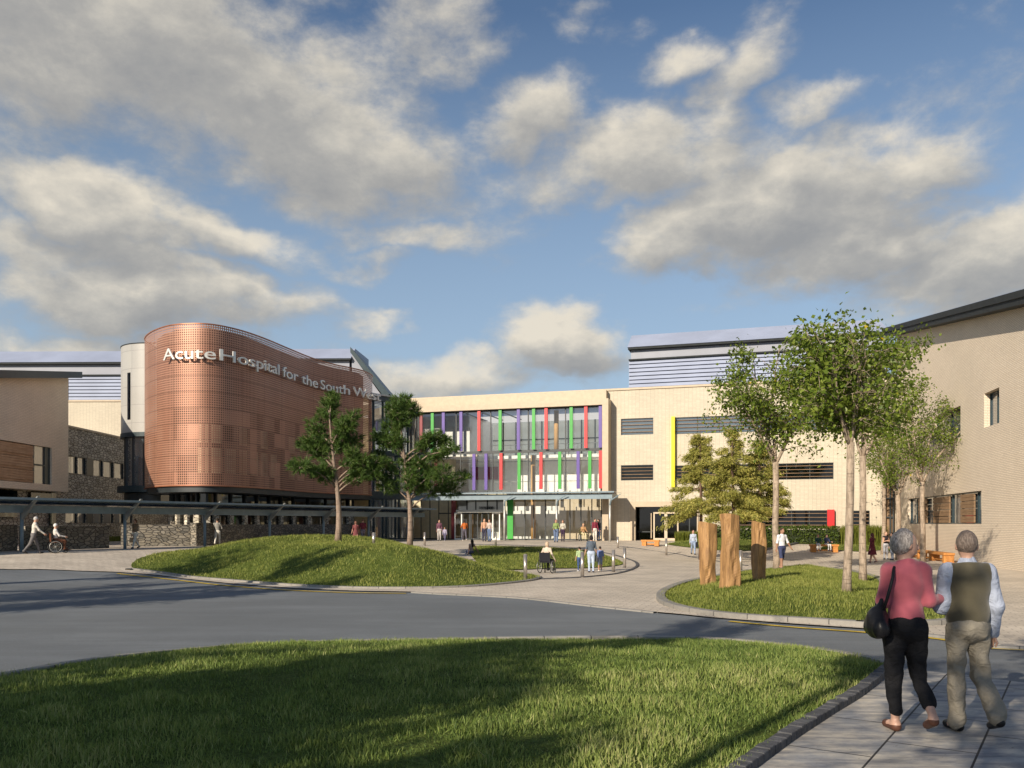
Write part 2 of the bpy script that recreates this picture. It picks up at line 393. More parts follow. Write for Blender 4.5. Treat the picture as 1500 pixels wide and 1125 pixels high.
def wood(name, c1, c2, sc=(6, 6, .9), axis=None, crack=True):
    m, t, b = new_mat(name); v = coord(t, 'Object', sc); n = t.noise(v, 2., 7, .65, 1.0); n2 = t.noise(v, 7., 4, .6); n3 = t.noise(coord(t, 'Object', (1, 1, .5)), 1.6, 3)
    col = t.mix(t.map(n, .3, .7), c1, c2)
    if crack: col = t.mix(t.map(n2, .60, .70, 0, .7), col, tuple(x*.25 for x in c1))
    col = t.mix(1., col, t.mix(n3, (.75,)*3, (1.2,)*3), 'MULTIPLY')
    t.put(b.inputs['Base Color'], col); b.inputs['Roughness'].default_value = .7
    t.put(b.inputs['Normal'], t('ShaderNodeBump', {'Height': n, 'Strength': .6, 'Distance': .02})); return m
M['oak'] = wood('weathered_oak', (.22, .115, .045), (.47, .265, .105), (6, 6, .55))
M['bench'] = wood('orange_timber', (.46, .185, .04), (.62, .27, .07), (3, 3, 3), crack=False)
M['slat'] = wood('brown_slat', (.20, .12, .065), (.30, .19, .105), (.6, .6, 6), crack=False)
M['cedar'] = wood('cedar_boards', (.36, .22, .12), (.58, .40, .25), (.4, .4, 9), crack=False)
M['column_wood'] = wood('honey_column', (.55, .30, .10), (.68, .40, .16), (3, 3, 1), crack=False)
# copper screen: holes are real openings in the sheet, larger or absent panel by panel
def copper():
    m, t, b = new_mat('perforated_copper'); uv = t('ShaderNodeTexCoord').outputs['UV']
    s = t('ShaderNodeSeparateXYZ', {0: uv}); P = .145
    cell = t('ShaderNodeVectorMath', {0: uv, 'Scale': 1/P}, operation='SCALE').outputs[0]
    fr = t('ShaderNodeVectorMath', {0: cell}, operation='FRACTION').outputs[0]
    dd = t('ShaderNodeVectorMath', {0: fr, 1: (.5, .5, 0)}, operation='SUBTRACT').outputs[0]
    ds = t('ShaderNodeSeparateXYZ', {0: dd})
    chess = t.math('MAXIMUM', t.math('ABSOLUTE', ds.outputs[0]), t.math('ABSOLUTE', ds.outputs[1]))
    pan = t('ShaderNodeVectorMath', {0: t('ShaderNodeVectorMath', {0: uv, 1: (1/.75, 1/1.0, 1)}, operation='MULTIPLY').outputs[0]}, operation='FLOOR').outputs[0]
    wn = t('ShaderNodeTexWhiteNoise', {0: pan}, noise_dimensions='3D').outputs[0]
    low = t.math('LESS_THAN', s.outputs[1], 9.0); mid = t.math('GREATER_THAN', s.outputs[0], 7.2)
    zone = t.math('MULTIPLY', low, mid)
    solid = t.math('MULTIPLY', zone, t.math('LESS_THAN', wn, .16))
    big = t.math('MULTIPLY', zone, t.math('GREATER_THAN', wn, .62))
    size = t.math('ADD', .26, t.math('MULTIPLY', big, .07))
    size = t.math('MULTIPLY', size, t.math('SUBTRACT', 1., t.math('MULTIPLY', solid, .45)))
    hole = t.math('LESS_THAN', chess, size)
    pf = t('ShaderNodeVectorMath', {0: t('ShaderNodeVectorMath', {0: uv, 1: (1/2.4, 1/1.0, 1)}, operation='MULTIPLY').outputs[0]}, operation='FRACTION').outputs[0]
    ps = t('ShaderNodeSeparateXYZ', {0: pf})
    joint = t.math('MAXIMUM', t.math('LESS_THAN', ps.outputs[1], .035), t.math('LESS_THAN', ps.outputs[0], .012))
    n = t.noise(t('ShaderNodeMapping', {'Vector': uv, 'Scale': (.5, .25, 1)}).outputs[0], 1.2, 5, .6)
    col = t.mix(n, (.345, .17, .112), (.51, .275, .187))
    col = t.mix(t.math('MULTIPLY', t.math('ABSOLUTE', t.math('SUBTRACT', wn, .5)), .35), col, (.36, .13, .07))
    col = t.mix(t.math('MULTIPLY', joint, .75), col, (.10, .04, .025))
    t.put(b.inputs['Base Color'], col); b.inputs['Metallic'].default_value = .25; b.inputs['Roughness'].default_value = .45
    out = t.n['Material Output']; tr = t('ShaderNodeBsdfTransparent')
    t.put(out.inputs[0], t('ShaderNodeMixShader', {0: hole, 1: b.outputs[0], 2: tr.outputs[0]})); return m
M['copper'] = copper()
M['copper_rail'] = plain('copper_rail', (.38, .15, .08), .4, .4)
# louvred metal: horizontal bands as real colour stripes of the blades is avoided, the blades are modelled
def road_mat():
    m, t, b = new_mat('asphalt'); v = coord(t); n = t.noise(v, .25, 6, .65); n2 = t.noise(v, 60., 3, .6); n3 = t.noise(coord(t, 'Object', (.12, .9, 1), (0, 0, R(-18))), 1.3, 5, .6)
    col = t.mix(t.map(n, .3, .7), (.148, .16, .17), (.20, .215, .226)); col = t.mix(t.map(n3, .35, .65, 0, .55), col, (.135, .145, .152)); col = t.mix(1., col, t.mix(t.map(n2, .3, .7), (.72,)*3, (1.25,)*3), 'MULTIPLY')
    t.put(b.inputs['Base Color'], col); b.inputs['Roughness'].default_value = .8; b.inputs['Specular IOR Level'].default_value = .3
    t.put(b.inputs['Normal'], t('ShaderNodeBump', {'Height': n2, 'Strength': .5, 'Distance': .01})); return m
M['road'] = road_mat()
def soil(name, c1, c2):
    m, t, b = new_mat(name); v = coord(t); n = t.noise(v, 1.6, 6, .65); n2 = t.noise(v, 26., 4, .6)
    t.put(b.inputs['Base Color'], t.mix(1., t.mix(t.map(n, .3, .7), c1, c2), t.mix(t.map(n2, .3, .7), (.6,)*3, (1.3,)*3), 'MULTIPLY')); b.inputs['Roughness'].default_value = .9; b.inputs['Specular IOR Level'].default_value = .1
    t.put(b.inputs['Normal'], t('ShaderNodeBump', {'Height': n2, 'Strength': .9, 'Distance': .05})); return m
M['turf'] = soil('turf', (.07, .10, .018), (.13, .165, .036))
M['far_ground'] = soil('far_ground', (.10, .11, .05), (.14, .14, .08))
M['paving'] = bricky('block_paving', (.54, .465, .375), (.64, .56, .455), (.34, .29, .235), .42, .21, .012, .5, rough=.85, var=.16, bump=.3, uv='Object', rot=R(17.4), big=.5)
def slab_mat():
    m, t, b = new_mat('travertine_slab'); ang = math.atan2(4.7, 3.13); v = coord(t, 'Object', rot=(0, 0, -ang))
    br = t('ShaderNodeTexBrick', {'Vector': v, 'Color1': (.36, .355, .345), 'Color2': (.46, .45, .43), 'Mortar': (.03, .03, .03), 'Scale': 1., 'Mortar Size': .009, 'Mortar Smooth': .1, 'Bias': 0., 'Brick Width': 1.25, 'Row Height': .66}, offset=.45)
    vein = t.noise(coord(t, 'Object', (1.2, 5.5, 1), (0, 0, -ang+.25)), 1.4, 8, .68, .6); pit = t.noise(coord(t, 'Object', (9, 22, 1), (0, 0, -ang)), 1.6, 4, .6); blot = t.noise(v, 2.1, 6, .65)
    col = t.mix(1., br.outputs[0], t.mix(t.map(vein, .32, .68), (.55, .56, .60), (1.3, 1.24, 1.14)), 'MULTIPLY')
    col = t.mix(1., col, t.mix(t.map(blot, .35, .65), (.62, .66, .74), (1.16, 1.1, 1.)), 'MULTIPLY'); col = t.mix(t.map(pit, .66, .70, 0, .85), col, (.05, .045, .04))
    t.put(b.inputs['Base Color'], col); b.inputs['Roughness'].default_value = .7
    t.put(b.inputs['Normal'], t('ShaderNodeBump', {'Height': t.math('ADD', t.math('SUBTRACT', vein, br.outputs[1]), t.map(pit, .66, .7, 0, -.6)), 'Strength': .4, 'Distance': .01})); return m
M['slab'] = slab_mat()
M['line'] = plain('yellow_paint', (.66, .45, .03), .7, var=.2, vscale=6)
M['grass'] = leaf_mat('grass_blade', [(0, (.07, .12, .026)), (.45, (.20, .275, .062)), (.8, (.33, .385, .11)), (1, (.46, .46, .19))], .30)
M['grass_far'] = leaf_mat('lawn_blade', [(0, (.12, .155, .028)), (.5, (.23, .265, .055)), (1, (.37, .375, .10))], .30)
M['birch_leaf'] = leaf_mat('broad_leaf', [(0, (.06, .11, .014)), (.5, (.18, .25, .035)), (.9, (.32, .38, .065)), (.97, (.34, .39, .07)), (.985, (.50, .40, .02)), (1, (.55, .42, .02))], .42, .4)
M['pine_leaf'] = leaf_mat('pine_needle', [(0, (.035, .075, .016)), (.6, (.085, .15, .03)), (1, (.17, .22, .05))], .22)
M['cedar_leaf'] = leaf_mat('golden_needle', [(0, (.13, .15, .03)), (.5, (.37, .36, .08)), (1, (.66, .56, .17))], .35)
M['hedge_leaf'] = leaf_mat('hedge_leaf', [(0, (.03, .05, .008)), (.5, (.065, .10, .014)), (1, (.12, .16, .025))], .25)
M['reed'] = leaf_mat('reed_blade', [(0, (.09, .12, .015)), (.5, (.17, .20, .03)), (1, (.30, .30, .07))], .35)
M['birch_bark'] = bark_mat('pale_bark', (.24, .185, .135), (.44, .345, .26))
M['pine_bark'] = bark_mat('pine_bark', (.20, .145, .11), (.34, .25, .19))
M['dark_bark'] = bark_mat('dark_bark', (.10, .06, .045), (.17, .10, .07))

# ------------------------------------------------------------------ ground sheets
G = lambda px, py: ground(px, py)
mound_poly = catmull([G(195, 833), G(250, 841), G(330, 850), G(420, 857), G(520, 861.5), G(640, 861.5), G(720, 857), G(775, 851), G(791, 846.5), (0.6, 37), (-1.0, 42), (-2.2, 47), (-4.5, 51), (-8.5, 53), (-12.5, 52), (-15.5, 48.5), (-17.2, 43.5), (-17.2, 39.5)], 6, True)
lawn2_poly = catmull([(-1.8, 45.5), G(742, 835), G(800, 833.5), G(860, 832.5), G(900, 829.5), G(913, 825.5), G(898, 818), G(870, 809.5), G(820, 803.5), G(760, 802), (-2.6, 57)], 6, True)
isl_poly = catmull([G(968, 878), G(985, 889), G(1030, 899), G(1100, 906.5), G(1180, 911.5), G(1265, 917), (7.6, 18.4), (9.6, 18.8), (11.3, 21.5), (12.6, 26), (13.2, 30), G(1284, 848), G(1240, 837), G(1200, 834), G(1152, 834), G(1094, 838), G(1051, 846), G(1008, 854), G(976, 866)], 6, True)
verge_poly = catmull([G(979, 798), G(1020, 803.5), G(1075, 807.5), G(1128, 804.5), G(1157, 799), G(1180, 794.5), (22.0, 63.5), (17.5, 65.0), (13.6, 66.2), (12.2, 64.5)], 6, True)
verge2_poly = catmull([G(1218, 806), G(1262, 808.5), G(1290, 806.5), (26.6, 59.5), (26.6, 62.2), (23.6, 63.0), (21.6, 60)], 6, True)
def mound_h(poly, H, wd, x, y, H2=None):
    if not inside(poly, x, y): return None
    return H*sm(edge_dist(poly, x, y)/wd)
LAWNS = [(mound_poly, 1.22, 5.6), (lawn2_poly, .22, 4.0), (isl_poly, .34, 3.0), (verge_poly, .75, 4.5), (verge2_poly, .25, 3.0)]
def terr_all(x, y):
    z = terrain(x, y)
    for p, H, wd in LAWNS:
        h = mound_h(p, H, wd, x, y)
        if h is not None: return z+.04+h
    return z
def sheet(name, poly, zf, mat, step, off=0.):
    P = [Vector(p[:2]) for p in poly]; n = len(P)
    xs = [p[0] for p in P]; ys = [p[1] for p in P]; extra = []
    x = min(xs)
    while x < max(xs):
        y = min(ys)
        while y < max(ys):
            st = step if not callable(step) else step(x, y)
            if inside(poly, x, y) and edge_dist(poly, x, y) > .35*st: extra.append(Vector((x+.17*math.sin(y*3.1)*st*.5, y)))
            y += st
        x += step if not callable(step) else step(x, min(ys)+.5*(max(ys)-min(ys)))
    r = delaunay_2d_cdt(P+extra, [(i, (i+1) % n) for i in range(n)], [], 1, 1e-4)
    V = [(v[0], v[1], zf(v[0], v[1])+off) for v in r[0]]
    me = bpy.data.meshes.new(name); me.from_pydata(V, [], [tuple(f) for f in r[2]]); me.materials.append(mat)
    bm = bmesh.new(); bm.from_mesh(me); bmesh.ops.recalc_face_normals(bm, faces=bm.faces)
    if sum(f.normal.z for f in bm.faces) < 0: bmesh.ops.reverse_faces(bm, faces=bm.faces)
    bm.to_mesh(me); bm.free()
    metric_uv(me); me.polygons.foreach_set('use_smooth', [True]*len(me.polygons))
    o = link(name, me); return structure(o)
# road outline (seen edges) and everything beyond it paved
far_edge = [(-75, 62), (-45, 44), G(-120, 835), G(0, 833), G(60, 833.5), G(120, 836), G(185, 838.5)]
kerb_line = [G(185, 838), G(250, 844.5), G(330, 853.5), G(420, 860.5), G(520, 865), G(600, 866.5)]
far_edge2 = kerb_line[1:]+[G(650, 869.5), G(760, 875), G(870, 887), G(960, 896), G(1000, 899.5), G(1050, 904.5), G(1160, 913), G(1265, 920), G(1320, 925), G(1400, 934), G(1500, 948), (16, 12.0), (30, 7), (60, 0)]
lawn_edge = [(-8.6, -7.0), (-7.4, 0), (-6.8, 6), (-6.65, 8.8), G(0, 994), G(100, 976), G(200, 962.5), G(340, 949), G(450, 943.5), G(600, 940), G(700, 938), G(850, 936), G(960, 936), G(1060, 939), G(1150, 947.5), G(1230, 959), G(1308, 977)]
road_near = lawn_edge+[G(1350, 982), G(1430, 990), G(1500, 1000), (10.2, 7.6), (18, 3.5), (60, -8)]
far_line = catmull(far_edge+far_edge2, 4); near_line = catmull(road_near, 4)
road_o = sheet('road', far_line+near_line[::-1], terrain, M['road'], 1.6, -.03)
plaza_o = sheet('plaza_paving', far_line+[(75, 40), (60, 110), (-75, 110)], terrain, M['paving'], 1.5, 0.)
i0 = len(catmull(road_near[:len(lawn_edge)], 4))
lawn_near = catmull(lawn_edge, 4)
path_edge = [lawn_near[-1], G(1262, 1014), G(1200, 1053), G(1095, 1125), (-1.3, 1.6), (-3.3, -1.4), (-7.2, -7.2)]
lawn_poly = lawn_near+path_edge[1:]
def lawn_h(x, y): return terrain(x, y)+.07*sm(edge_dist(lawn_poly, x, y)/1.2)+.05*mnoise.noise((x*.4, y*.4, 0))
sheet('foreground_lawn', lawn_poly, lawn_h, M['turf'], .6, .02)
path_poly = path_edge[::-1]+[G(1350, 982), G(1430, 990), G(1500, 1000), (10.2, 7.6), (18, 3.5), (20, -14), (-6, -14)]
sheet('footpath', path_poly, terrain, M['slab'], .8, .0)
mb = MB(); mb.quad([(-900, -600, -1.2), (900, -600, -1.2), (900, 1500, -1.2), (-900, 1500, -1.2)]); structure(mb.build('ground', M['far_ground']))
for nm, (p, H, wd) in zip(('mound_lawn', 'round_lawn', 'island_lawn', 'verge_lawn', 'corner_lawn'), LAWNS):
    sheet(nm, p, lambda x, y, p=p, H=H, wd=wd: terrain(x, y)+.04+H*sm(edge_dist(p, x, y)/wd)+.03*mnoise.noise((x*.7, y*.7, 3)), M['turf'], .55, 0.)
def kerb(name, line, wd, hgt, mat, zf=terrain, closed=False, off=-.05):
    mb = MB(); L = [Vector(p[:2]) for p in line]; n = len(L); rung = []
    for i in range(n):
        a, b = (L[i-1], L[(i+1) % n]) if closed else (L[max(i-1, 0)], L[min(i+1, n-1)])
        d = (b-a).normalized(); nn = Vector((-d.y, d.x))*wd/2; z = zf(L[i].x, L[i].y)
        rung.append([(L[i].x-nn.x, L[i].y-nn.y, z+off), (L[i].x-nn.x, L[i].y-nn.y, z+hgt-.012), (L[i].x-nn.x*.85, L[i].y-nn.y*.85, z+hgt), (L[i].x+nn.x*.85, L[i].y+nn.y*.85, z+hgt), (L[i].x+nn.x, L[i].y+nn.y, z+hgt-.012), (L[i].x+nn.x, L[i].y+nn.y, z+off)])
    u = 0; us = [0]
    for i in range(1, n): us.append(us[-1]+(L[i]-L[i-1]).length)
    if closed: us.append(us[-1]+(L[0]-L[-1]).length)
    uvs = []
    for i in range(n if closed else n-1):
        A, B = rung[i], rung[(i+1) % n]
        for k in range(5):
            mb.quad([A[k], B[k], B[k+1], A[k+1]]); uvs += [(us[i], 2.5+k*.1), (us[i+1], 2.5+k*.1), (us[i+1], 2.6+k*.1), (us[i], 2.6+k*.1)]
    o = mb.build(name, mat); o.data.uv_layers[0].data.foreach_set('uv', np.array(uvs, np.float32).ravel()); return structure(o)
kerb('lawn_kerb', lawn_near, .14, .06, M['granite'])
kerb('plaza_kerb', catmull([G(604, 867), G(650, 869.7), G(760, 875.2), G(870, 887.2), G(960, 896.4)], 5), .16, .006, M['granite'], off=-.1)
kerb('plaza_kerb', catmull([G(1285, 922.5), G(1320, 925.8), G(1400, 935), G(1500, 949), (15, 12.4)], 5), .16, .02, M['granite'], off=-.1)
kerb('island_kerb', isl_poly, .26, .11, M['granite'], closed=True)
kerb('mound_kerb', catmull([G(187, 835)]+mound_poly[1:55:6], 4), .22, .06, M['granite'])
ring = catmull([G(791, 848.5), G(850, 846), G(900, 841), G(925, 834.5), G(934, 828), G(928, 822), G(905, 814.5), G(880, 809), G(840, 803), G(800, 800.5), G(740, 798.5), G(690, 797.5)], 5)
kerb('drainage_kerb', ring, .18, .035, M['sett'], off=-.02)
kerb('threshold_kerb', catmull([G(905, 800), G(950, 806), G(1000, 813), G(1050, 822), G(1095, 829)], 4), .12, .03, M['sett'], off=-.02)
kerb('verge_kerb', catmull([G(1100, 806.5), G(1128, 804.8), G(1155, 799.5), G(1180, 794)], 4), .25, .12, M['sett'])
def line(name, pts, wd, mat, off):
    L = [Vector(p) for p in catmull(pts, 5)]; mb = MB(); r = []
    for i in range(len(L)):
        d = (L[min(i+1, len(L)-1)]-L[max(i-1, 0)]).normalized(); nn = Vector((-d.y, d.x))*wd/2
        a, b = L[i]-nn, L[i]+nn; r.append(((a.x, a.y, terrain(*a)+off+.014), (b.x, b.y, terrain(*b)+off+.014)))
    mb.strip([(b, a) for a, b in r]); return structure(mb.build(name, mat))
line('road_marking', [G(172, 839.5), G(240, 847), G(320, 856), G(400, 862.5), G(500, 867), G(595, 868.5)], .17, M['line'], -.024)
line('road_marking', [G(1068, 909), G(1160, 917.5), G(1265, 925), G(1380, 935.5), G(1500, 951), (13, 13.2)], .16, M['line'], -.024)
# dark setts along the path
mb = MB(); E = [Vector(p) for p in catmull(path_edge[:5], 30)]; acc = 0; pos = []; L = [0]
for a, b in zip(E, E[1:]): L.append(L[-1]+(b-a).length)
s = 0.05; i = 0
while s < L[-1]:
    while i < len(L)-2 and L[i+1] < s: i += 1
    p = E[i].lerp(E[i+1], (s-L[i])/(L[i+1]-L[i])); dd = (E[i+1]-E[i]).normalized(); nn = Vector((-dd.y, dd.x)); z = terrain(p.x, p.y); h = .075+random.uniform(-.008, .008)
    q = [p-dd*.066-nn*.06, p+dd*.066-nn*.06, p+dd*.066+nn*.06, p-dd*.066+nn*.06]
    if (q[1]-q[0]).cross(q[2]-q[1]) < 0: q.reverse()
    mb.hexa([(v.x, v.y, z-.05) for v in q]+[(v.x, v.y, z+h) for v in q]); s += .142
structure(mb.build('path_edging', M['sett'], bevel=.008))

# ------------------------------------------------------------------ grass
def grass(name, polys, dens, hmean, wmean, zf, mat, cull, label, lean=.45):
    pts = []
    for poly in polys:
        xs = [p[0] for p in poly]; ys = [p[1] for p in poly]
        x0, x1, y0, y1 = max(min(xs), -26), min(max(xs), 32), max(min(ys), 5.2), max(ys)
        n = int((x1-x0)*(y1-y0)*dens(0, 0) if not callable(dens) else 0) or int((x1-x0)*(y1-y0)*DMAX)
        X = RNG.uniform(x0, x1, n); Y = RNG.uniform(y0, y1, n); k = RNG.uniform(0, 1, n)
        A = np.array([p[:2] for p in poly]); ins = np.zeros(n, bool); j = len(A)-1
        for i in range(len(A)):
            cnd = ((A[i, 1] > Y) != (A[j, 1] > Y)) & (X < (A[j, 0]-A[i, 0])*(Y-A[i, 1])/(A[j, 1]-A[i, 1]+1e-12)+A[i, 0]); ins ^= cnd; j = i
        ok = ins & (np.abs(X/Y) < cull) & (k < dens(X, Y)/DMAX)
        pts.append(np.stack([X[ok], Y[ok]], 1))
    P = np.concatenate(pts); n = len(P)
    Z = np.array([zf(x, y) for x, y in P]); ph = RNG.uniform(0, 2*np.pi, n)
    cl = np.array([mnoise.noise((x*2.2, y*2.2, 5)) for x, y in P]); cl2 = np.array([mnoise.noise((x*.5, y*.5, 9)) for x, y in P])
    h = hmean*RNG.uniform(.5, 1.4, n)*(1+.65*cl+.2*cl2); wd = wmean*RNG.uniform(.7, 1.3, n)*(1 if P is None else 1)
    ld = ph+RNG.normal(0, 1.2, n); ln = h*np.abs(RNG.normal(0, lean, n))
    dx, dy = np.cos(ph)*wd/2, np.sin(ph)*wd/2; lx, ly = -np.sin(ld)*ln, np.cos(ld)*ln
    V = np.zeros((n, 5, 3)); b = np.stack([P[:, 0], P[:, 1], Z-.01], 1)
    V[:, 0] = b-np.stack([dx, dy, 0*dx], 1); V[:, 1] = b+np.stack([dx, dy, 0*dx], 1)
    mid = b+np.stack([lx*.35, ly*.35, h*.6], 1); V[:, 2] = mid+np.stack([dx, dy, 0*dx], 1)*.75; V[:, 3] = mid-np.stack([dx, dy, 0*dx], 1)*.75
    V[:, 4] = b+np.stack([lx, ly, h], 1)
    base = (np.arange(n)*5)[:, None]; fa = np.concatenate([base+np.array([0, 1, 2, 3]), base+np.array([3, 2, 4])], 1).ravel()
    sizes = np.tile([4, 3], n); rnd = np.clip(.46+.22*RNG.normal(0, 1, n)+.30*cl+.40*cl2, 0, 1)
    o = link(name, raw_mesh(name, V.reshape(-1, 3), fa, sizes, mat, np.repeat(rnd, 5)))
    o['kind'] = 'stuff'; o['label'] = label; return n
DMAX = 2600
def dn(X, Y):
    return np.where(Y < 8.5, 2600, np.where(Y < 11, 1700, 1100))*(np.abs(X/np.maximum(Y, .1)) < .68)
print('blades', grass('grass', [lawn_poly], dn, .068, .0105, lawn_h, M['grass'], .68, 'uneven green lawn grass growing in the foreground beside the slab path'))
DMAX = 420
for nm, (p, H, wd), dd, lab in zip(range(5), LAWNS, (190, 170, 420, 120, 120), ('mown grass on the big mound below the two pines', 'mown grass of the low round lawn inside the bollards', 'mown grass around the three carved timber posts', 'mown grass on the slope below the hedge and side doors', 'mown grass at the corner by the buff brick building')):
    grass('grass', [p], lambda X, Y, dd=dd: 0*X+dd, .085, .019 if dd < 400 else .014, lambda x, y, p=p, H=H, wd=wd: terrain(x, y)+.04+H*sm(edge_dist(p, x, y)/wd), M['grass_far'], .66, lab, .5)
# ------------------------------------------------------------------ entrance wing
MW = Frame(-9.0, 75.0, .954, -.299); GZ = .40
GN = -.75                                            # glass line of the bay
def louvred(parent, fr, a, b, c, d, n=.0, dep=.22, slats=4, glass='glass_dark', div=0):
    """window part with glass, frame and timber louvres as sub-parts"""
    mb = MB(); w_ = .05
    for (x0, x1, z0, z1) in ((a, b, c, c+w_), (a, b, d-w_, d), (a, a+w_, c+w_, d-w_), (b-w_, b, c+w_, d-w_)): mb.fbox(fr, x0+.002, x1-.002, n+.04, n+dep-.02, z0+.002, z1-.002)
    k = max(0, div)
    for i in range(1, k+1): x = lerp(a, b, i/(k+1)); mb.fbox(fr, x-.03, x+.03, n+.12, n+dep-.02, c+w_, d-w_)
    wn = mb.build('window', M['dark'], parent)
    g = MB(); g.quad([fr.P(a, n+dep-.05, c), fr.P(b, n+dep-.05, c), fr.P(b, n+dep-.05, d), fr.P(a, n+dep-.05, d)]); g.build('pane', M[glass], wn)
    g = MB(); g.fbox(fr, a, b, n+dep+.9, n+dep+.95, c-.3, d+.3); g.build('dark_room_sheet', M['interior'], wn)  # dark sheet standing in for the dim room behind the pane
    if slats:
        s_ = MB(); st = (d-c)/(slats+.6)
        for i in range(slats):
            z = d-st*(i+.8); s_.fbox(fr, a+.05, b-.05, n+.02, n+.10, z-.02, z+.02)
        s_.build('louvre', M['slat'], wn)
    return wn
wing = thing('hospital_wing', 'cream brick entrance wing with a three storey glazed front striped by coloured fins', 'building', (-2, 72, 0))
sA, sZ = 0.0, MW.s(1319)
s_bayL, s_bayR = MW.s(609, GN), MW.s(882, -1.3); s_jR = MW.s(891, -1.3)
zc = 12.62
holes = [(-.5, s_jR-.25, -.5, 11.9)]
WN = []
for (x0, x1, y0, y1, sl, dv) in ((909.5, 957, 613.5, 637.5, 4, 0), (909.5, 957, 681.5, 704, 4, 0), (989.5, 1222, 611.5, 636, 4, 6), (989.5, 1221, 682, 705, 4, 6), (1083, 1212, 748, 773.5, 4, 4), (1244.5, 1274, 748, 773, 4, 0)):
    a, b = MW.s(x0), MW.s(x1); c, d = MW.z(x0, y1), MW.z(x0, y0); WN.append((a, b, c, d, sl, dv)); holes.append((a, b, c, d))
dA, dB, dT = MW.s(931), MW.s(1021), MW.z(931, 742.5); holes.append((dA, dB, -.5, dT))
mb = MB(); wall_holes(mb, MW, sA, sZ, -.5, zc, holes, .3)
P = MW.P
mb.quad([P(sZ, 0, -.5), P(sZ, 16, -.5), P(sZ, 16, zc), P(sZ, 0, zc)]); mb.quad([P(-14, 14, -.5), P(-14, 14, zc), P(sZ, 16, zc), P(sZ, 16, -.5)])
mb.build('brick_wall', M['brick'], wing)
mb = MB(); mb.fbox(MW, sA-.3, sZ, -.10, .35, zc, zc+.16); mb.build('coping', M['surround'], wing)
mb = MB(); mb.quad([P(s_jR, .36, zc-.1), P(sZ, .36, zc-.1), P(sZ, 16, zc-.1), P(s_jR, 16, zc-.1)]); mb.build('roof', M['plant_mid'], wing)
for (a, b, c, d, sl, dv), gl in zip(WN, ('glass_blue', 'glass_dark', 'glass_blue', 'glass_dark', 'glass_dark', 'glass_dark')): louvred(wing, MW, a, b, c, d, slats=sl, div=dv, glass=gl)
# coloured fins beside the long windows
a = MW.s(983.2, -.45); mb = MB(); mb.fbox(MW, a, a+.27, -.45, -.002, MW.z(983, 714), MW.z(983, 611)); o = mb.build('window_fin', M['yellow'], wing); o['label'] = 'tall yellow fin at the left end of the long windows'
a = MW.s(1212, -.4); mb = MB(); mb.fbox(MW, a, a+.5, -.4, -.002, MW.z(1212, 774.5), MW.z(1212, 746.5)); o = mb.build('window_fin', M['red'], wing); o['label'] = 'short red fin at the right end of the lowest window'
# side entrance
mb = MB(); t_ = .42
mb.fbox(MW, dA-t_, dA, -.12, .3, GZ-.3, dT+t_); mb.fbox(MW, dA, dB, -.12, .3, dT, dT+t_); mb.fbox(MW, dB, dB+.12, -.12, .3, GZ-.3, dT+t_); mb.build('door_surround', M['surround'], wing)
mb = MB(); mb.quad([P(dA, 1.0, -.4), P(dB, 1.0, -.4), P(dB, 1.0, dT), P(dA, 1.0, dT)]); mb.build('entrance_glass', M['glass_dark'], wing)
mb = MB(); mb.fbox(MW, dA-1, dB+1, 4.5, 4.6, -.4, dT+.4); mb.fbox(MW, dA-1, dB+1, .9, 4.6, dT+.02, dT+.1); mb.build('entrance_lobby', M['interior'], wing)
x0, x1 = MW.s(957, .8), MW.s(994, .8); zt = MW.z(957, 750, .8)
for q in range(2):
    a, b = lerp(x0, x1, q/2), lerp(x0, x1, (q+1)/2); mb = MB()
    for (u0, u1, z0, z1) in ((a, a+.12, GZ, zt), (b-.12, b, GZ, zt), (a+.12, b-.12, zt-.14, zt), (a+.12, b-.12, GZ, GZ+.2)): mb.fbox(MW, u0+.004, u1-.004, .78, .88, z0, z1)
    dr = mb.build('door', M['tan_wall'], wing)
    mb = MB(); mb.quad([P(a+.1, .83, GZ+.1), P(b-.1, .83, GZ+.1), P(b-.1, .83, zt-.1), P(a+.1, .83, zt-.1)]); mb.build('pane', M['glass_dark'], dr)
    if q == 0:
        mb = MB(); xx = MW.s(954, .6); mb.tube([P(xx, .62, GZ+.2), P(xx, .62, zt-.1)], .05, 8); mb.tube([P(xx, .62, 1.2), P(xx+.1, .8, 1.2)], .03); mb.build('handle', M['surround'], dr)
mb = MB()
for px in (931.8, 1010): xx = MW.s(px, .98); mb.fbox(MW, xx-.04, xx+.04, .93, .99, GZ-.2, dT)
mb.fbox(MW, dA, dB, .93, .99, MW.z(960, 779, .95)-.04, MW.z(960, 779, .95)+.04); mb.build('entrance_frame', M['dark'], wing)
# bay frame
zT, zB = MW.z(885, 583.5, -1.3), MW.z(885, 592.5, -1.3)
mb = MB(); s_fl = MW.s(612, -1.3)
mb.fbox(MW, s_fl, s_jR, -1.3, .02, zB, zT); mb.fbox(MW, s_bayR, s_jR, -1.3, .02, GZ-.4, zB-.003); mb.fbox(MW, sA-.2, s_jR-.3, -.62, .02, zT-.3, zc-.003); mb.build('bay_frame', M['surround'], wing)
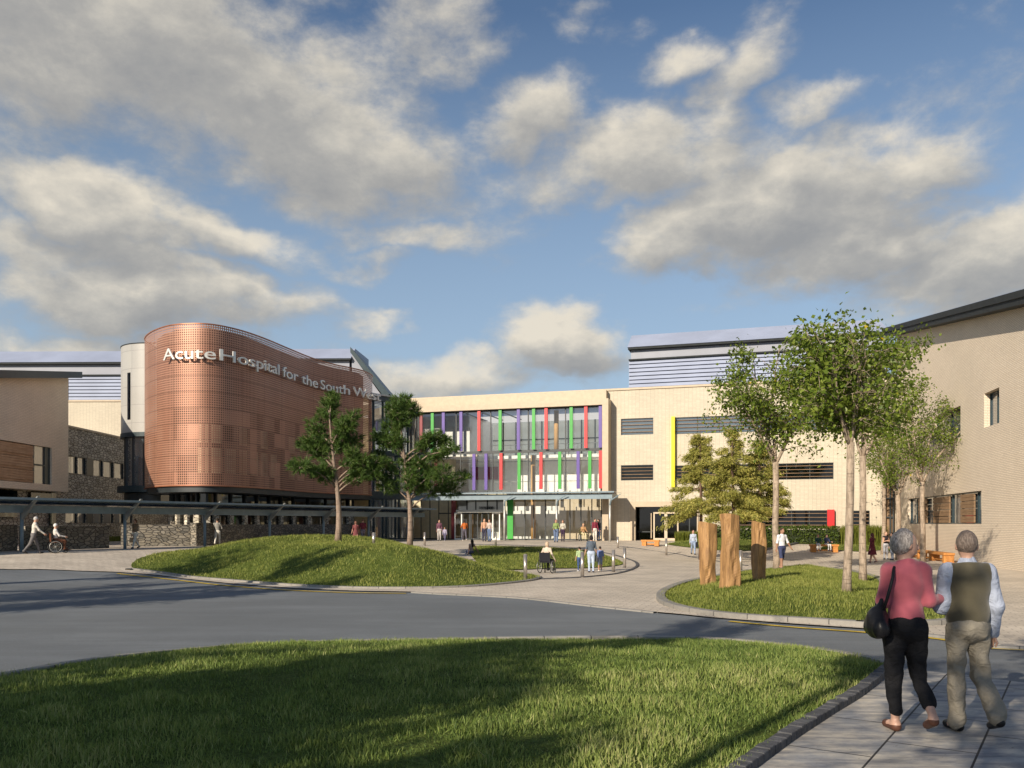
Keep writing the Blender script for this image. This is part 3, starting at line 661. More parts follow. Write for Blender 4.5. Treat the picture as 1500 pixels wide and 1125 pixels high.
# floors, ceilings and back walls of the lobby
z1a, z1b = 4.02, 4.6; z2a, z2b = 7.62, 8.0; zc2 = 11.35
s0, s1 = -.5, s_bayR
mb = MB(); mb.fbox(MW, s0-6, s1, GN+.1, 11, GZ-.35, GZ-.02); mb.build('lobby_floor', M['tan_wall'], wing)
mb = MB(); mb.fbox(MW, s0-6, s1-.05, 6.0, 10.5, z1a, z1b-.2); mb.fbox(MW, s0-6, s1-.05, 5.6, 8.3, z2a+.1, z2b); mb.build('gallery_floor', M['dull_white'], wing)
mb = MB(); mb.quad([P(s0-6, GN+.1, zc2), P(s1-.05, GN+.1, zc2), P(s1-.05, 8.3, zc2), P(s0-6, 8.3, zc2)]); mb.build('ceiling', M['translucent_ceiling'], wing)
mb = MB(); sm_ = MW.s(690, 9)
mb.quad([P(s0-6, 10.4, GZ), P(s1, 10.4, GZ), P(s1, 10.4, z1a), P(s0-6, 10.4, z1a)]); mb.quad([P(s0-6, 3.4, GZ), P(MW.s(668, 3.4), 3.4, GZ), P(MW.s(668, 3.4), 3.4, z2a), P(s0-6, 3.4, z2a)])
mb.quad([P(MW.s(676, 5), 5, 2.9), P(MW.s(742, 5), 5, 2.9), P(MW.s(742, 5), 5, z1a), P(MW.s(676, 5), 5, z1a)])
mb.build('back_wall', M['cream_plaster'], wing)
mb = MB(); mb.quad([P(sm_-8, 8.5, z1b), P(s1, 8.5, z1b), P(s1, 8.5, z2a), P(sm_-8, 8.5, z2a)]); mb.quad([P(s0-6, 1.7, z2b-.3), P(MW.s(688, 1.7), 1.7, z2b-.3), P(MW.s(688, 1.7), 1.7, zc2), P(s0-6, 1.7, zc2)]); mb.quad([P(MW.s(688, 1.7), 1.7, z2b), P(MW.s(688, 1.7), 8, z2b), P(MW.s(688, 1.7), 8, zc2), P(MW.s(688, 1.7), 1.7, zc2)])
mb.quad([P(s1-.02, GN, GZ), P(s1-.02, 10, GZ), P(s1-.02, 10, zc2), P(s1-.02, GN, zc2)])
mb.fbox(MW, MW.s(742, 2.6), s1-.06, 2.6, 2.75, GZ, GZ+2.9); mb.build('gallery_wall', M['dull_white'], wing)
mb = MB(); mb.fbox(MW, MW.s(820, 2.2), s1-.07, 2.0, 2.15, GZ, z1a-.1); mb.build('screen_wall', M['tan_wall'], wing)
mb = MB()
for i in range(12): xx = lerp(MW.s(700, 8), s1, i/11); mb.fbox(MW, xx-.05, xx+.05, 8.0, 8.1, z2b, zc2)
mb.fbox(MW, MW.s(700, 8), s1, 8.0, 8.1, 9.6, 9.7); mb.build('rear_glazing_frame', M['dark'], wing)
mb = MB(); mb.quad([P(MW.s(700, 8), 8.12, z2b), P(s1, 8.12, z2b), P(s1, 8.12, zc2), P(MW.s(700, 8), 8.12, zc2)]); mb.build('rear_glazing', glass_mat('pale_blue_glass', (.6, .7, .75), .05, .05, .6, (.55, .62, .68)), wing)
for px, zz in ((781, (GZ, z2a)), (815, (z2b, zc2)), (690, (GZ, z1a)), (600, (GZ, zc2))): mb = MB(); mb.tube([P(MW.s(px, 1.2), 1.2, zz[0]), P(MW.s(px, 1.2), 1.2, zz[1])], .2, 14); mb.build('lobby_column', M['column_wood'], wing, True)
mb = MB(); mb.fbox(MW, MW.s(689, 2), MW.s(733, 2), 1.8, 2.5, GZ, GZ+1.05); mb.build('reception_desk', M['dull_white'], wing)
mb = MB(); mb.fbox(MW, MW.s(690, 8.4), MW.s(730, 8.4), 8.3, 8.4, 6.0, 7.2); mb.build('wall_panel', M['darkred'], wing)
mb = MB()
for px in (690, 714, 742): xx = MW.s(px, 2); mb.fbox(MW, xx, xx+.18, .6, 6, zc2-.06, zc2-.01)
mb.build('ceiling_strip', M['dark'], wing)
mb = MB()
for z in (5.7, 9.05):
    mb.tube([P(MW.s(700, 1.6), 5.5, z-.1), P(s1, 5.5, z-.1)], .03, 6)
    for i in range(14): xx = lerp(MW.s(700, 1.6), s1, i/13); mb.tube([P(xx, 5.5, z-1.15), P(xx, 5.5, z-.1)], .02, 5)
mb.build('gallery_railing', M['canopy_light'], wing)
# curtain wall
zt_, zm1, zm2 = zB, MW.z(800, 658.5, GN), MW.z(800, 662.5, GN)
mb = MB()
mb.fbox(MW, s_bayL-.6, s_bayR, GN-.10, GN+.06, zm2, zm1); mb.fbox(MW, s_bayL-.6, s_bayR, GN-.08, GN+.05, GZ-.1, GZ+.12); mb.fbox(MW, s_bayL-.6, s_bayR, GN-.08, GN+.05, zt_-.12, zt_)
mull = [609, 613, 668.5, 719, 774, 828.5, 881]
for px in mull: xx = MW.s(px, GN); mb.fbox(MW, xx-.04, xx+.04, GN-.06, GN+.04, zm1, zt_-.12)
for px in (609, 613, 631, 675, 722, 774, 828.5, 881): xx = MW.s(px, GN); mb.fbox(MW, xx-.035, xx+.035, GN-.06, GN+.04, 4.5, zm2)
for px in (617, 630, 643, 657, 684, 697, 714, 728, 769, 782, 799, 817, 835, 851, 867, 881): xx = MW.s(px, GN); mb.fbox(MW, xx-.035, xx+.035, GN-.06, GN+.04, (GZ+.12) if px not in (684, 697, 714, 728) else MW.z(700, 750, GN), 4.5)
mb.fbox(MW, MW.s(643, GN), MW.s(661, GN), GN-.07, GN+.03, MW.z(650, 752, GN)-.05, MW.z(650, 752, GN)+.05)
mb.build('mullion', M['dark'], wing)
mb = MB(); mb.quad([P(s_bayL-.6, GN, GZ+.1), P(s_bayR, GN, GZ+.1), P(s_bayR, GN, zt_), P(s_bayL-.6, GN, zt_)]); mb.build('curtain_wall_glass', M['glass'], wing)
def fin(px, c, z0, z1, wpx=4.6):
    xx = MW.s(px, GN-.3); hw = wpx*.057/2; mb = MB(); mb.fbox(MW, xx-hw, xx+hw, GN-.36, GN-.22, z0, z1); mb.build('fin', M[c], wing)
for px, c in ((617, 'darkred'), (633.5, 'green'), (649.6, 'purple'), (675.4, 'purple'), (701.8, 'red'), (732.7, 'green'), (759.5, 'purple'), (781.8, 'green'), (800, 'red'), (836.8, 'green'), (858.3, 'red'), (879.5, 'purple')): fin(px, c, zm1+.01, zB-.01)
for px, c in ((618, 'green'), (638.5, 'darkred'), (694.4, 'purple'), (712, 'purple'), (734, 'red'), (760.5, 'green'), (792.5, 'red'), (820, 'green'), (847, 'purple'), (864, 'green'), (879.8, 'red')): fin(px, c, 4.62, zm2-.01)
fin(664.5, 'darkred', GZ+.1, 3.9, 7); fin(747.5, 'green', GZ+.1, 3.9, 8.6)
# sliding doors under the canopy
dz = MW.z(700, 750.5, GN); mb = MB()
mb.fbox(MW, MW.s(669, -1.6), MW.s(737, -1.6), -1.75, GN-.1, dz-.02, dz+.2); mb.build('door_canopy', M['canopy_light'], wing)
for px in (671.5, 683, 695, 711, 727): 
    xx = MW.s(px, -1.4); mb = MB(); hw = .34
    for (u0, u1, z0, z1) in ((xx-hw, xx-hw+.09, GZ, dz-.03), (xx+hw-.09, xx+hw, GZ, dz-.03), (xx-hw+.09, xx+hw-.09, dz-.15, dz-.03), (xx-hw+.09, xx+hw-.09, GZ, GZ+.14)): mb.fbox(MW, u0+.003, u1-.003, -1.45, -1.37, z0, z1)
    dr = mb.build('door', M['dark' if px not in (671.5, 727) else 'dull_white'], wing); mb = MB(); mb.quad([P(xx-hw+.05, -1.41, GZ+.1), P(xx+hw-.05, -1.41, GZ+.1), P(xx+hw-.05, -1.41, dz-.1), P(xx-hw+.05, -1.41, dz-.1)]); mb.build('pane', M['glass'], dr)
# glazed link between copper screen and bay
FLk = Frame(-11.75, 71.6, 2.75, 3.4); lk = thing('glazed_link', 'dark framed glass link between the copper screen and the coloured fin front', 'building', (-10.4, 73.3, 0))
Lk = math.hypot(2.75, 3.4)+.55; zLt = 12.6
mb = MB()
for z0, z1 in ((12.15, zLt), (7.6, 8.0), (3.85, 4.5), (GZ-.3, GZ+.1)): mb.fbox(FLk, -.3, Lk, -.1, .12, z0, z1)
k = 0; x = -.25
while x < Lk:
    for z0, z1 in ((8.0, 12.15), (4.5, 7.6), (GZ+.1, 3.85)): mb.fbox(FLk, x-.05, x+.05, -.08, .1, z0+.001, z1-.001)
    x += (.42, 1.05)[k % 2]; k += 1
mb.build('mullion', M['teal'], lk)
mb = MB(); mb.quad([FLk.P(-.3, .02, GZ), FLk.P(Lk, .02, GZ), FLk.P(Lk, .02, 12.2), FLk.P(-.3, .02, 12.2)]); mb.build('glass', M['glass_blue'], lk)
mb = MB(); mb.fbox(FLk, -.3, Lk, -.25, 4, zLt+.003, zLt+.12); mb.build('roof', M['canopy_light'], lk)
mb = MB()
for z in (GZ, 4.1, 7.8): mb.fbox(FLk, -1.2, Lk, .2, 4.5, z-.15, z-.05)
mb.quad([FLk.P(-1.2, 4.5, GZ), FLk.P(Lk, 4.5, GZ), FLk.P(Lk, 4.5, 12.5), FLk.P(-1.2, 4.5, 12.5)]); mb.build('inner_floor', M['cream_plaster'], lk)
mb = MB(); mb.fbox(MW, MW.s(669, GN), MW.s(737, GN), GN+.10, GN+.2, MW.z(700, 750.5, GN)+.05, 4.0); mb.build('sign_band', M['dull_white'], wing)
# hanging word over the doors
def text_mesh(txt, size, depth):
    cu = bpy.data.curves.new('t', 'FONT'); cu.body = txt; cu.size = size; cu.extrude = depth; cu.resolution_u = 4; cu.offset = .004*size
    ob = bpy.data.objects.new('t', cu); C.objects.link(ob); bpy.context.view_layer.update()
    me = bpy.data.meshes.new_from_object(ob.evaluated_get(bpy.context.evaluated_depsgraph_get())); bpy.data.objects.remove(ob); return me
me = text_mesh('reception', .55, .03); sx = MW.s(702, -.9); wd = MW.s(722.5, -.9)-sx
xs = [v.co.x for v in me.vertices]; k = wd/(max(xs)-min(xs)); zb = MW.z(710, 746, -.9)
for v in me.vertices: v.co = Vector(MW.P(sx+(v.co.x-min(xs))*k, -.95-v.co.z, zb+v.co.y*.9))
me.materials.append(M['dark']); tag(link('reception_sign', me), 'dark lettering reading reception over the sliding doors', 'sign')
# entrance canopy
N4 = -3.7; cp = thing('entrance_canopy', 'grey steel entrance canopy with glass roof running below the coloured fins', 'canopy', MW.P(8, -2, GZ))
zt1, zb1 = MW.z(800, 720.5, N4), MW.z(800, 731.5, N4); cL, cR = MW.s(598, N4), MW.s(897, N4)
mb = MB(); mb.fbox(MW, cL, cR, N4-.1, N4+.1, zb1, zt1-.18); mb.fbox(MW, cR-.2, cR, N4+.1, GN-.4, zb1+.1, zt1-.2); mb.fbox(MW, cL, cL+.2, N4+.1, GN-.4, zb1+.1, zt1-.2)
for px in (650, 700, 739, 780, 815, 850): xx = MW.s(px, N4); mb.fbox(MW, xx-.05, xx+.05, N4+.1, GN-.12, zb1+.15, zt1-.21)
mb.build('beam', M['canopy'], cp)
mb = MB(); mb.fbox(MW, cL-.2, cR+.2, N4-.35, GN-.12, zt1-.07, zt1-.03); mb.build('roof', M['roof_glass'], cp)
mb = MB(); mb.fbox(MW, cL-.2, cR+.2, N4-.41, N4-.35, zt1-.12, zt1-.01); mb.build('gutter', M['canopy'], cp)
for px in (739, 815.5, 893.5):
    xx = MW.s(px, N4); x, y, _ = MW.P(xx, N4, 0); z = terrain(x, y); mb = MB(); mb.tube([(x, y, z-.05), (x, y, zb1)], .09, 10); pst = mb.build('post', M['canopy_light'], cp, True)
    mb = MB(); mb.tube([MW.P(xx, N4-.02, zb1-.5), MW.P(xx+.15, N4-.3, zb1-.1), MW.P(xx+.9, N4-.45, zt1-.25)], [.07, .06, .03], 6); mb.build('bracket', M['canopy'], pst)
# ------------------------------------------------------------------ rooftop plant rooms
def plant(name, fr, sa, sb, za, zl, zg, zr, label, n0=0., endL=True, rake=0., roofover=.22):
    tp = thing(name, label, 'plant room', fr.P((sa+sb)/2, n0+2, za))
    mb = MB(); P = fr.P
    mb.fbox(fr, sa, sb, n0+.25, n0+10, za-3, zl); mb.build('wall', M['plant_mid'], tp)
    mb = MB(); k = int((zl-za)/.34)
    for i in range(k):
        z = za+(i+.1)*(zl-za)/k; h = (zl-za)/k
        mb.hexa([P(sa, n0, z), P(sb, n0, z), P(sb, n0+.24, z), P(sa, n0+.24, z), P(sa, n0+.14, z+h*.86), P(sb, n0+.14, z+h*.86), P(sb, n0+.24, z+h*.86), P(sa, n0+.24, z+h*.86)])
    mb.build('louvre', M['plant_pale'], tp)
    mb = MB(); mb.fbox(fr, sa+.15, sb-.15, n0+.3, n0+9.5, zl+.12, zg); i = sa+.2
    mb.build('clerestory_wall', M['plant_mid'], tp)
    mb = MB(); mb.fbox(fr, sa, sb, n0-.1, n0+.4, zl+.002, zl+.12); mb.fbox(fr, sa-.05, sb+.05, n0-roofover+.06, n0+10, zg+.002, zg+.18); mb.build('ledge', M['fascia'], tp)
    mb = MB(); b = [P(sa-.1, n0-roofover, zg+.19), P(sb+.1+rake*.2, n0-roofover, zg+.19), P(sb+.1+rake*.2, n0+10, zg+.19), P(sa-.1, n0+10, zg+.19)]; tt = [P(sa-.1, n0+2.2, zr), P(sb+.1-rake, n0+2.2, zr), P(sb+.1-rake, n0+10, zr+.3), P(sa-.1, n0+10, zr+.3)]
    mb.hexa(b+tt); mb.build('roof', M['plant_pale'], tp); return tp
NP = 6.0
plant('plant_room', MW, MW.s(921, NP), MW.s(1300, NP), MW.z(921, 574, NP), MW.z(921, 528.5, NP), MW.z(921, 512.5, NP), MW.z(921, 493.5, NP+2.2)+.1, 'long blue grey louvred plant room on the roof above the yellow finned windows', NP, rake=.6)
FP = Frame(-70, 86, .998, -.02)
plant('plant_room', FP, 0, FP.s(196), FP.z(140, 586), FP.z(140, 550.5), FP.z(140, 533.5), FP.z(140, 514.5, 2.2), 'blue grey louvred plant room on the far roof left of the white drum')
FQ = Frame(-35, 92, .998, -.02)
cb = plant('plant_room', FQ, 0, FQ.s(513), FQ.z(480, 600), FQ.z(480, 546), FQ.z(480, 528), FQ.z(480, 511, 2.2), 'pale plant room on the roof behind the copper screen with a dark raking end')
mb = MB(); a = FQ.s(514.5); e0, e1 = FQ.s(515), FQ.s(562)
mb.hexa([FQ.P(a, .3, FQ.z(514, 590)), FQ.P(e1+.6, .3, FQ.z(560, 590)), FQ.P(e1+.6, 9, FQ.z(560, 590)), FQ.P(a, 9, FQ.z(514, 590)), FQ.P(a, .3, FQ.z(515, 518)), FQ.P(e1, .3, FQ.z(560, 584)), FQ.P(e1, 9, FQ.z(560, 584)), FQ.P(a, 9, FQ.z(515, 518))]); mb.build('end_wall', M['plant_mid'], cb)
mb = MB(); mb.hexa([FQ.P(a, -.5, FQ.z(515, 517.5)), FQ.P(e1+.2, -.5, FQ.z(561, 584)), FQ.P(e1+.2, 9, FQ.z(561, 584)), FQ.P(a, 9, FQ.z(515, 517.5)), FQ.P(a, -.5, FQ.z(515, 509.5)), FQ.P(e1+.7, -.5, FQ.z(562, 578)), FQ.P(e1+.7, 9, FQ.z(562, 578)), FQ.P(a, 9, FQ.z(515, 509.5))]); mb.build('verge_trim', M['teal'], cb)
# far cream wing under the left plant room
FB = Frame(-70, 81, .998, -.02); fw = thing('hospital_wing', 'far cream brick wing seen above the rubble stone wall', 'building', (-45, 84, 0))
mb = MB(); mb.fbox(FB, 0, FB.s(560), 0, 20, -.5, FB.z(140, 588.5)); mb.build('brick_wall', M['brick'], fw)
mb = MB(); mb.fbox(FB, -.1, FB.s(560), -.1, .3, FB.z(140, 588.5)+.003, FB.z(140, 586)); mb.build('coping', M['surround'], fw)
# ------------------------------------------------------------------ stone wing and left block
ST = Frame(-32.15, 47, .006, 1.); stw = thing('stone_wing', 'rubble stone wing with two rows of pale windows receding behind the white drum', 'building', (-34, 66, .3))
sE = 37.; zS = 8.75; hs = []
def stz(px, py): return ST.z(px, py)
rows = [(5.42, 6.72), (1.80, 3.1)]
wins = [(96, 113), (114, 126), (137, 150.5), (151.5, 166), (167.5, 181), (182.5, 194)]
for (c, d) in rows:
    for (x0, x1) in wins: hs.append((ST.s(x0), ST.s(x1), c, d))
mb = MB(); wall_holes(mb, ST, 0, sE, -.3, zS, hs, .2); mb.quad([ST.P(0, 0, zS), ST.P(sE, 0, zS), ST.P(sE, 8, zS), ST.P(0, 8, zS)]); mb.quad([ST.P(0, 0, -.3), ST.P(0, 0, zS), ST.P(0, 8, zS), ST.P(0, 8, -.3)]); mb.build('stone_wall', M['stone'], stw)
mb = MB(); mb.fbox(ST, 0, sE, -.08, .3, zS+.002, zS+.14); mb.build('coping', M['surround'], stw)
for h in hs: louvred(stw, ST, *h, dep=.2, slats=0, glass='glass_grey')
mb = MB()
for c, d in rows: mb = MB(); mb.fbox(ST, ST.s(126.6), ST.s(136.4), -.02, .1, c, d); mb.build('infill_panel', M['dark'], stw)
LBF = Frame(-31.25, 46, .010, 1.); lb = thing('brick_block', 'buff brick block overhanging the stone base with a timber boarded window', 'building', (-34, 52, 0))
lz0, l1 = 3.98, LBF.s(100.2)
def ltop(s): y = 46+s; return CZ+(9.05+ (y-53)*.172)
h1 = (LBF.s(-40), LBF.s(75.7), LBF.z(75.7, 710), LBF.z(75.7, 656))
mb = MB(); wall_holes(mb, LBF, 0, l1, lz0, 13, [h1], .35, ztop=ltop)
mb.quad([LBF.P(l1, 0, lz0), LBF.P(l1, 1.3, lz0), LBF.P(l1, 1.3, ltop(l1)), LBF.P(l1, 0, ltop(l1))]); mb.quad([LBF.P(0, 0, lz0), LBF.P(0, 0, ltop(0)), LBF.P(0, 10, ltop(0)), LBF.P(0, 10, lz0)]); mb.quad([LBF.P(0, 0, lz0), LBF.P(0, 1.4, lz0), LBF.P(l1, 1.4, lz0), LBF.P(l1, 0, lz0)])
mb.build('brick_wall', M['brick_left'], lb)
mb = MB(); e = l1+.55
mb.hexa([LBF.P(-2, -.7, ltop(-2)), LBF.P(e, -.7, ltop(e)-.02), LBF.P(e, 10, ltop(e)-.02), LBF.P(-2, 10, ltop(-2)), LBF.P(-2, -.7, ltop(-2)+.52), LBF.P(e, -.7, ltop(e)+.42), LBF.P(e, 10, ltop(e)+.42), LBF.P(-2, 10, ltop(-2)+.52)]); mb.build('roof', M['teal'], lb)
mb = MB(); mb.fbox(LBF, l1+.003, l1+.5, .25, 1.2, LBF.z(104, 586), ltop(l1)-.03); mb.build('dark_end_strip', M['fascia'], lb)  # dark strip filling the recess at the far end of the block
gs = LBF.s(50); mb = MB()
k = 15
for i in range(k): z = lerp(h1[2]+.03, h1[3]-.03, i/k); mb.fbox(LBF, h1[0]+.02, gs, .05+.05*(i % 5 == 0), .3, z, z+(h1[3]-h1[2])/k*(.93 if (i+1) % 5 else .8))
mb.build('timber_boarding', M['cedar'], lb)
mb = MB()
zmid = (h1[2]+h1[3])/2
for (a, b, c, d) in ((gs+.003, gs+.12, h1[2]+.003, h1[3]-.003), (LBF.s(68), LBF.s(70), h1[2]+.003, h1[3]-.003), (h1[1]-.5, h1[1]-.003, h1[2]+.003, h1[3]-.003), (gs+.12, LBF.s(68)-.002, zmid-.05, zmid+.05)): mb.fbox(LBF, a, b, .12, .28, c, d)
wf = mb.build('window', M['teal'], lb); mb = MB(); mb.quad([LBF.P(gs, .2, h1[2]), LBF.P(h1[1], .2, h1[2]), LBF.P(h1[1], .2, h1[3]), LBF.P(gs, .2, h1[3])]); mb.build('pane', M['glass_grey'], wf)
mb = MB(); mb.fbox(ST, 1, ST.s(20), -.25, -.05, 2.2, 3.9); mb.fbox(ST, ST.s(40), ST.s(70), -.25, -.05, 3.3, 3.85); mb.fbox(ST, ST.s(70)+.05, ST.s(77), -.25, -.05, GZ, 3.9); mb.build('base_window', M['glass_dark'], lb)
# ------------------------------------------------------------------ right block
RB = Frame(28.4, 63.0, -5., -24.); rb = thing('brick_block', 'tall buff brick block with a sloping dark eaves at the right edge', 'building', (34, 45, 0))
rL = 46.
def rtop(s): return CZ+13.86-s*(3.96/24.5)
a1 = (RB.s(1330), RB.s(1437.7), RB.z(1437.7, 767.5), RB.z(1437.7, 718.5))
a2 = (RB.s(1441.5), RB.s(1463.7), RB.z(1463.7, 619.5), RB.z(1463.7, 567)); a3 = (RB.s(1366), RB.s(1407), RB.z(1407, 640), RB.z(1407, 594))
mb = MB(); wall_holes(mb, RB, 0, rL, -.6, 20, [a1, a2, a3], .45, ztop=rtop)
mb.quad([RB.P(0, 0, -.6), RB.P(0, 0, rtop(0)), RB.P(0, 12, rtop(0)), RB.P(0, 12, -.6)]); mb.quad([RB.P(rL, 0, -.6), RB.P(rL, 12, -.6), RB.P(rL, 12, rtop(rL)), RB.P(rL, 0, rtop(rL))])
mb.build('brick_wall', M['brick_right'], rb)
mb = MB(); T = rtop
def slope(s0, s1, n0, n1, o0, o1): mb.hexa([RB.P(s0, n0, T(s0)+o0), RB.P(s1, n0, T(s1)+o0), RB.P(s1, n1, T(s1)+o0), RB.P(s0, n1, T(s0)+o0), RB.P(s0, n0, T(s0)+o1), RB.P(s1, n0, T(s1)+o1), RB.P(s1, n1, T(s1)+o1), RB.P(s0, n1, T(s0)+o1)])
slope(-.5, rL+.5, -.75, 12, .0, .46); slope(-.5, rL+.5, -.83, -.752, .30, .62); mb.build('eaves', M['fascia'], rb)
mb = MB(); slope(-.5, rL+.5, -.80, 12, .622, .65); mb.build('roof', M['plant_pale'], rb)
mb = MB(); mb.fbox(RB, -.55, -.05, .25, 1.3, GZ-.9, rtop(0)-.02); mb.build('corner_pier', M['tan_wall'], rb)
def framed(fr, h, dep, divs, glass, parent, boards=()):
    a, b, c, d = h; mb = MB(); w_ = .06
    for (x0, x1, z0, z1) in ((a, b, c, c+w_), (a, b, d-w_, d), (a, a+w_, c+w_, d-w_), (b-w_, b, c+w_, d-w_)): mb.fbox(fr, x0+.002, x1-.002, dep-.12, dep, z0+.002, z1-.002)
    for x in divs: mb.fbox(fr, x-.03, x+.03, dep-.12, dep, c+w_, d-w_)
    wn = mb.build('window', M['teal'], parent); g = MB(); g.quad([fr.P(a, dep-.05, c), fr.P(b, dep-.05, c), fr.P(b, dep-.05, d), fr.P(a, dep-.05, d)]); g.build('pane', M[glass], wn)
    for x0, x1 in boards:
        g = MB(); k = 8
        for i in range(k): z = lerp(c+.07, d-.07, i/k); g.fbox(fr, x0, x1, dep-.22, dep-.13, z, z+(d-c-.14)/k*(.94 if (i+1) % 2 else .82))
        g.build('timber_panel', M['slat'], wn)
    return wn
SR = RB.s
framed(RB, a1, .30, [SR(1339), SR(1342.5), SR(1350), SR(1364), SR(1390), SR(1404), SR(1427)], 'glass_blue', rb, [(SR(1343), SR(1355)), (SR(1364.5), SR(1388)), (SR(1404.5), SR(1424))])
framed(RB, a2, .40, [SR(1452)], 'glass_blue', rb); framed(RB, a3, .40, [SR(1386)], 'glass_blue', rb)
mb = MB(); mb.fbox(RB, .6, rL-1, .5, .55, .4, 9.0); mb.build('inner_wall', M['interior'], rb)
# glazed stair between the wing and the right block
sg = thing('stair_glazing', 'narrow brown glazed stair strip in the corner beside the buff brick block', 'window', MW.P(MW.s(1300), -.3, 0))
mb = MB(); a, b = MW.s(1296, -.35), MW.s(1310, -.35)
for x in (a, (a+b)/2, b-.12): mb.fbox(MW, x, x+.1, -.4, -.25, -.4, MW.z(1300, 660))
for z in (2.2, 3.6, 5.2, 6.6): mb.fbox(MW, a+.102, b-.122, -.38, -.27, z, z+.1)
mb.build('frame', M['dark'], sg); mb = MB(); mb.fbox(MW, a, b, -.22, -.004, -.4, MW.z(1300, 661)); mb.build('panel', M['slat'], sg)
# ------------------------------------------------------------------ copper screen building
CU = [(-25.05, 59.2), (-24.8, 57.6), (-23.4, 55.4), (-21.5, 53.6), (-19.8, 53.1), (-18.6, 53.4), (-17.5, 54.9), (-16.65, 57.3), (-15.85, 60.8), (-15.0, 64.2), (-13.9, 66.7), (-12.9, 68.1), (-12.1, 69.6), (-11.75, 71.4), (-11.9, 72.6)]
cv = [Vector(p) for p in catmull(CU, 24)]
arc = [0.]
for a, b in zip(cv, cv[1:]): arc.append(arc[-1]+(b-a).length)
def on_curve(u, off=0.):
    i = min(max(int(np.searchsorted(arc, u))-1, 0), len(cv)-2); f = (u-arc[i])/(arc[i+1]-arc[i]); p = cv[i].lerp(cv[i+1], f); d = (cv[i+1]-cv[i]).normalized()
    if i+2 < len(cv) and i > 0: d = ((cv[i+1]-cv[i-1]).normalized().lerp((cv[i+2]-cv[i]).normalized(), f)).normalized()
    return p+Vector((-d.y, d.x))*off, d
def u_at(px):
    best = None
    for i in range(len(cv)-1):
        a = cv[i].x/cv[i].y*F+CX; b = cv[i+1].x/cv[i+1].y*F+CX
        if a <= px <= b and (best is None or cv[i].y < best[1]): best = (arc[i]+(arc[i+1]-arc[i])*(px-a)/max(b-a, 1e-6), cv[i].y)
    return best[0] if best else arc[-1]
UL = arc[-1]; zCb, zCt = 4.18, 14.2
cu = thing('copper_building', 'curved building wrapped in a perforated copper screen over a dark recessed base', 'building', (-17, 60, .3))
def curve_wall(off, z0, z1, mat, name, ua=0., ub=None, n=260, uv=True, parent=None):
    ub = UL if ub is None else ub; mb = MB(); uvs = []
    for i in range(n):
        u, v = lerp(ua, ub, i/n), lerp(ua, ub, (i+1)/n); p, _ = on_curve(u, off); q, _ = on_curve(v, off)
        mb.quad([(p.x, p.y, z0), (q.x, q.y, z0), (q.x, q.y, z1), (p.x, p.y, z1)]); uvs += [(u, z0), (v, z0), (v, z1), (u, z1)]
    o = mb.build(name, mat, parent or cu, smooth=True); o.data.uv_layers[0].data.foreach_set('uv', np.array(uvs, np.float32).ravel()); return o
curve_wall(0, zCb, zCt, M['copper'], 'copper_screen')
def curve_band(offa, offb, z0, z1, mat, name, ua=0., ub=None, n=220, parent=None):
    ub = UL if ub is None else ub; mb = MB(); pr = None
    for i in range(n+1):
        u = lerp(ua, ub, i/n); p, _ = on_curve(u, offa); q, _ = on_curve(u, offb); c = [(p.x, p.y, z0), (p.x, p.y, z1), (q.x, q.y, z1), (q.x, q.y, z0)]
        if pr:
            for k in range(4): mb.quad([pr[k], c[k], c[(k+1) % 4], pr[(k+1) % 4]])
        pr = c
    return mb.build(name, mat, parent or cu)
curve_band(-.04, .05, zCt+.002, zCt+.06, M['copper_rail'], 'top_rail'); curve_band(-.04, .06, zCb-.06, zCb-.002, M['copper_rail'], 'bottom_rail')
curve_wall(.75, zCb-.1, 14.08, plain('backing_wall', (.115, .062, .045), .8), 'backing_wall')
curve_band(.75, 2.2, 14.085, 14.14, M['fascia'], 'roof_edge')
mb = MB()
for k in range(14):
    u = 8.6+k*1.32
    if u > UL-1: break
    for z0, z1 in ((5.0, 6.6), (6.9, 8.1)):
        if random.random() < .72:
            p, _ = on_curve(u, .72); q, _ = on_curve(u+.95, .72); mb.quad([(p.x, p.y, z0), (q.x, q.y, z0), (q.x, q.y, z1), (p.x, p.y, z1)])
mb.build('screened_window', plain('pale_blind', (.60, .47, .30), .6), cu)
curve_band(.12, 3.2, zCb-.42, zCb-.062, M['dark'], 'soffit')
# recessed base: stone wall, low windows, band, clerestory
BO = 1.55
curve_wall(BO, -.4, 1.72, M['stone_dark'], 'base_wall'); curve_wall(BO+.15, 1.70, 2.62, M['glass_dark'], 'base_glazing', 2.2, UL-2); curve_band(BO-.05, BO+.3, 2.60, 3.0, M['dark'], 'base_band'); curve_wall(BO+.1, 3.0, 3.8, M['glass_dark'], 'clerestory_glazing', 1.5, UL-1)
curve_wall(BO+2.2, -.2, 4., M['cream_plaster'], 'room_wall')
mb = MB(); mb2 = MB(); u = 1.0; k = 0
while u < UL-.6:
    p, dd = on_curve(u, BO); nn = Vector((-dd.y, dd.x)); hw = .11
    def bar(mb_, hw, dpt, z0, z1):
        a, b = p-dd*hw-nn*.04, p+dd*hw-nn*.04; mb_.hexa([(*a, z0), (*b, z0), (*(b+nn*dpt), z0), (*(a+nn*dpt), z0), (*a, z1), (*b, z1), (*(b+nn*dpt), z1), (*(a+nn*dpt), z1)])
    bar(mb, .05, .3, 3.0, 3.8)
    if 1: mb2 = MB(); bar(mb2, .2, .45, 1.722, 2.598); mb2.build('pier', M['stone'], cu)
    u += 1.7; k += 1
mb.build('mullion', M['dark'], cu)
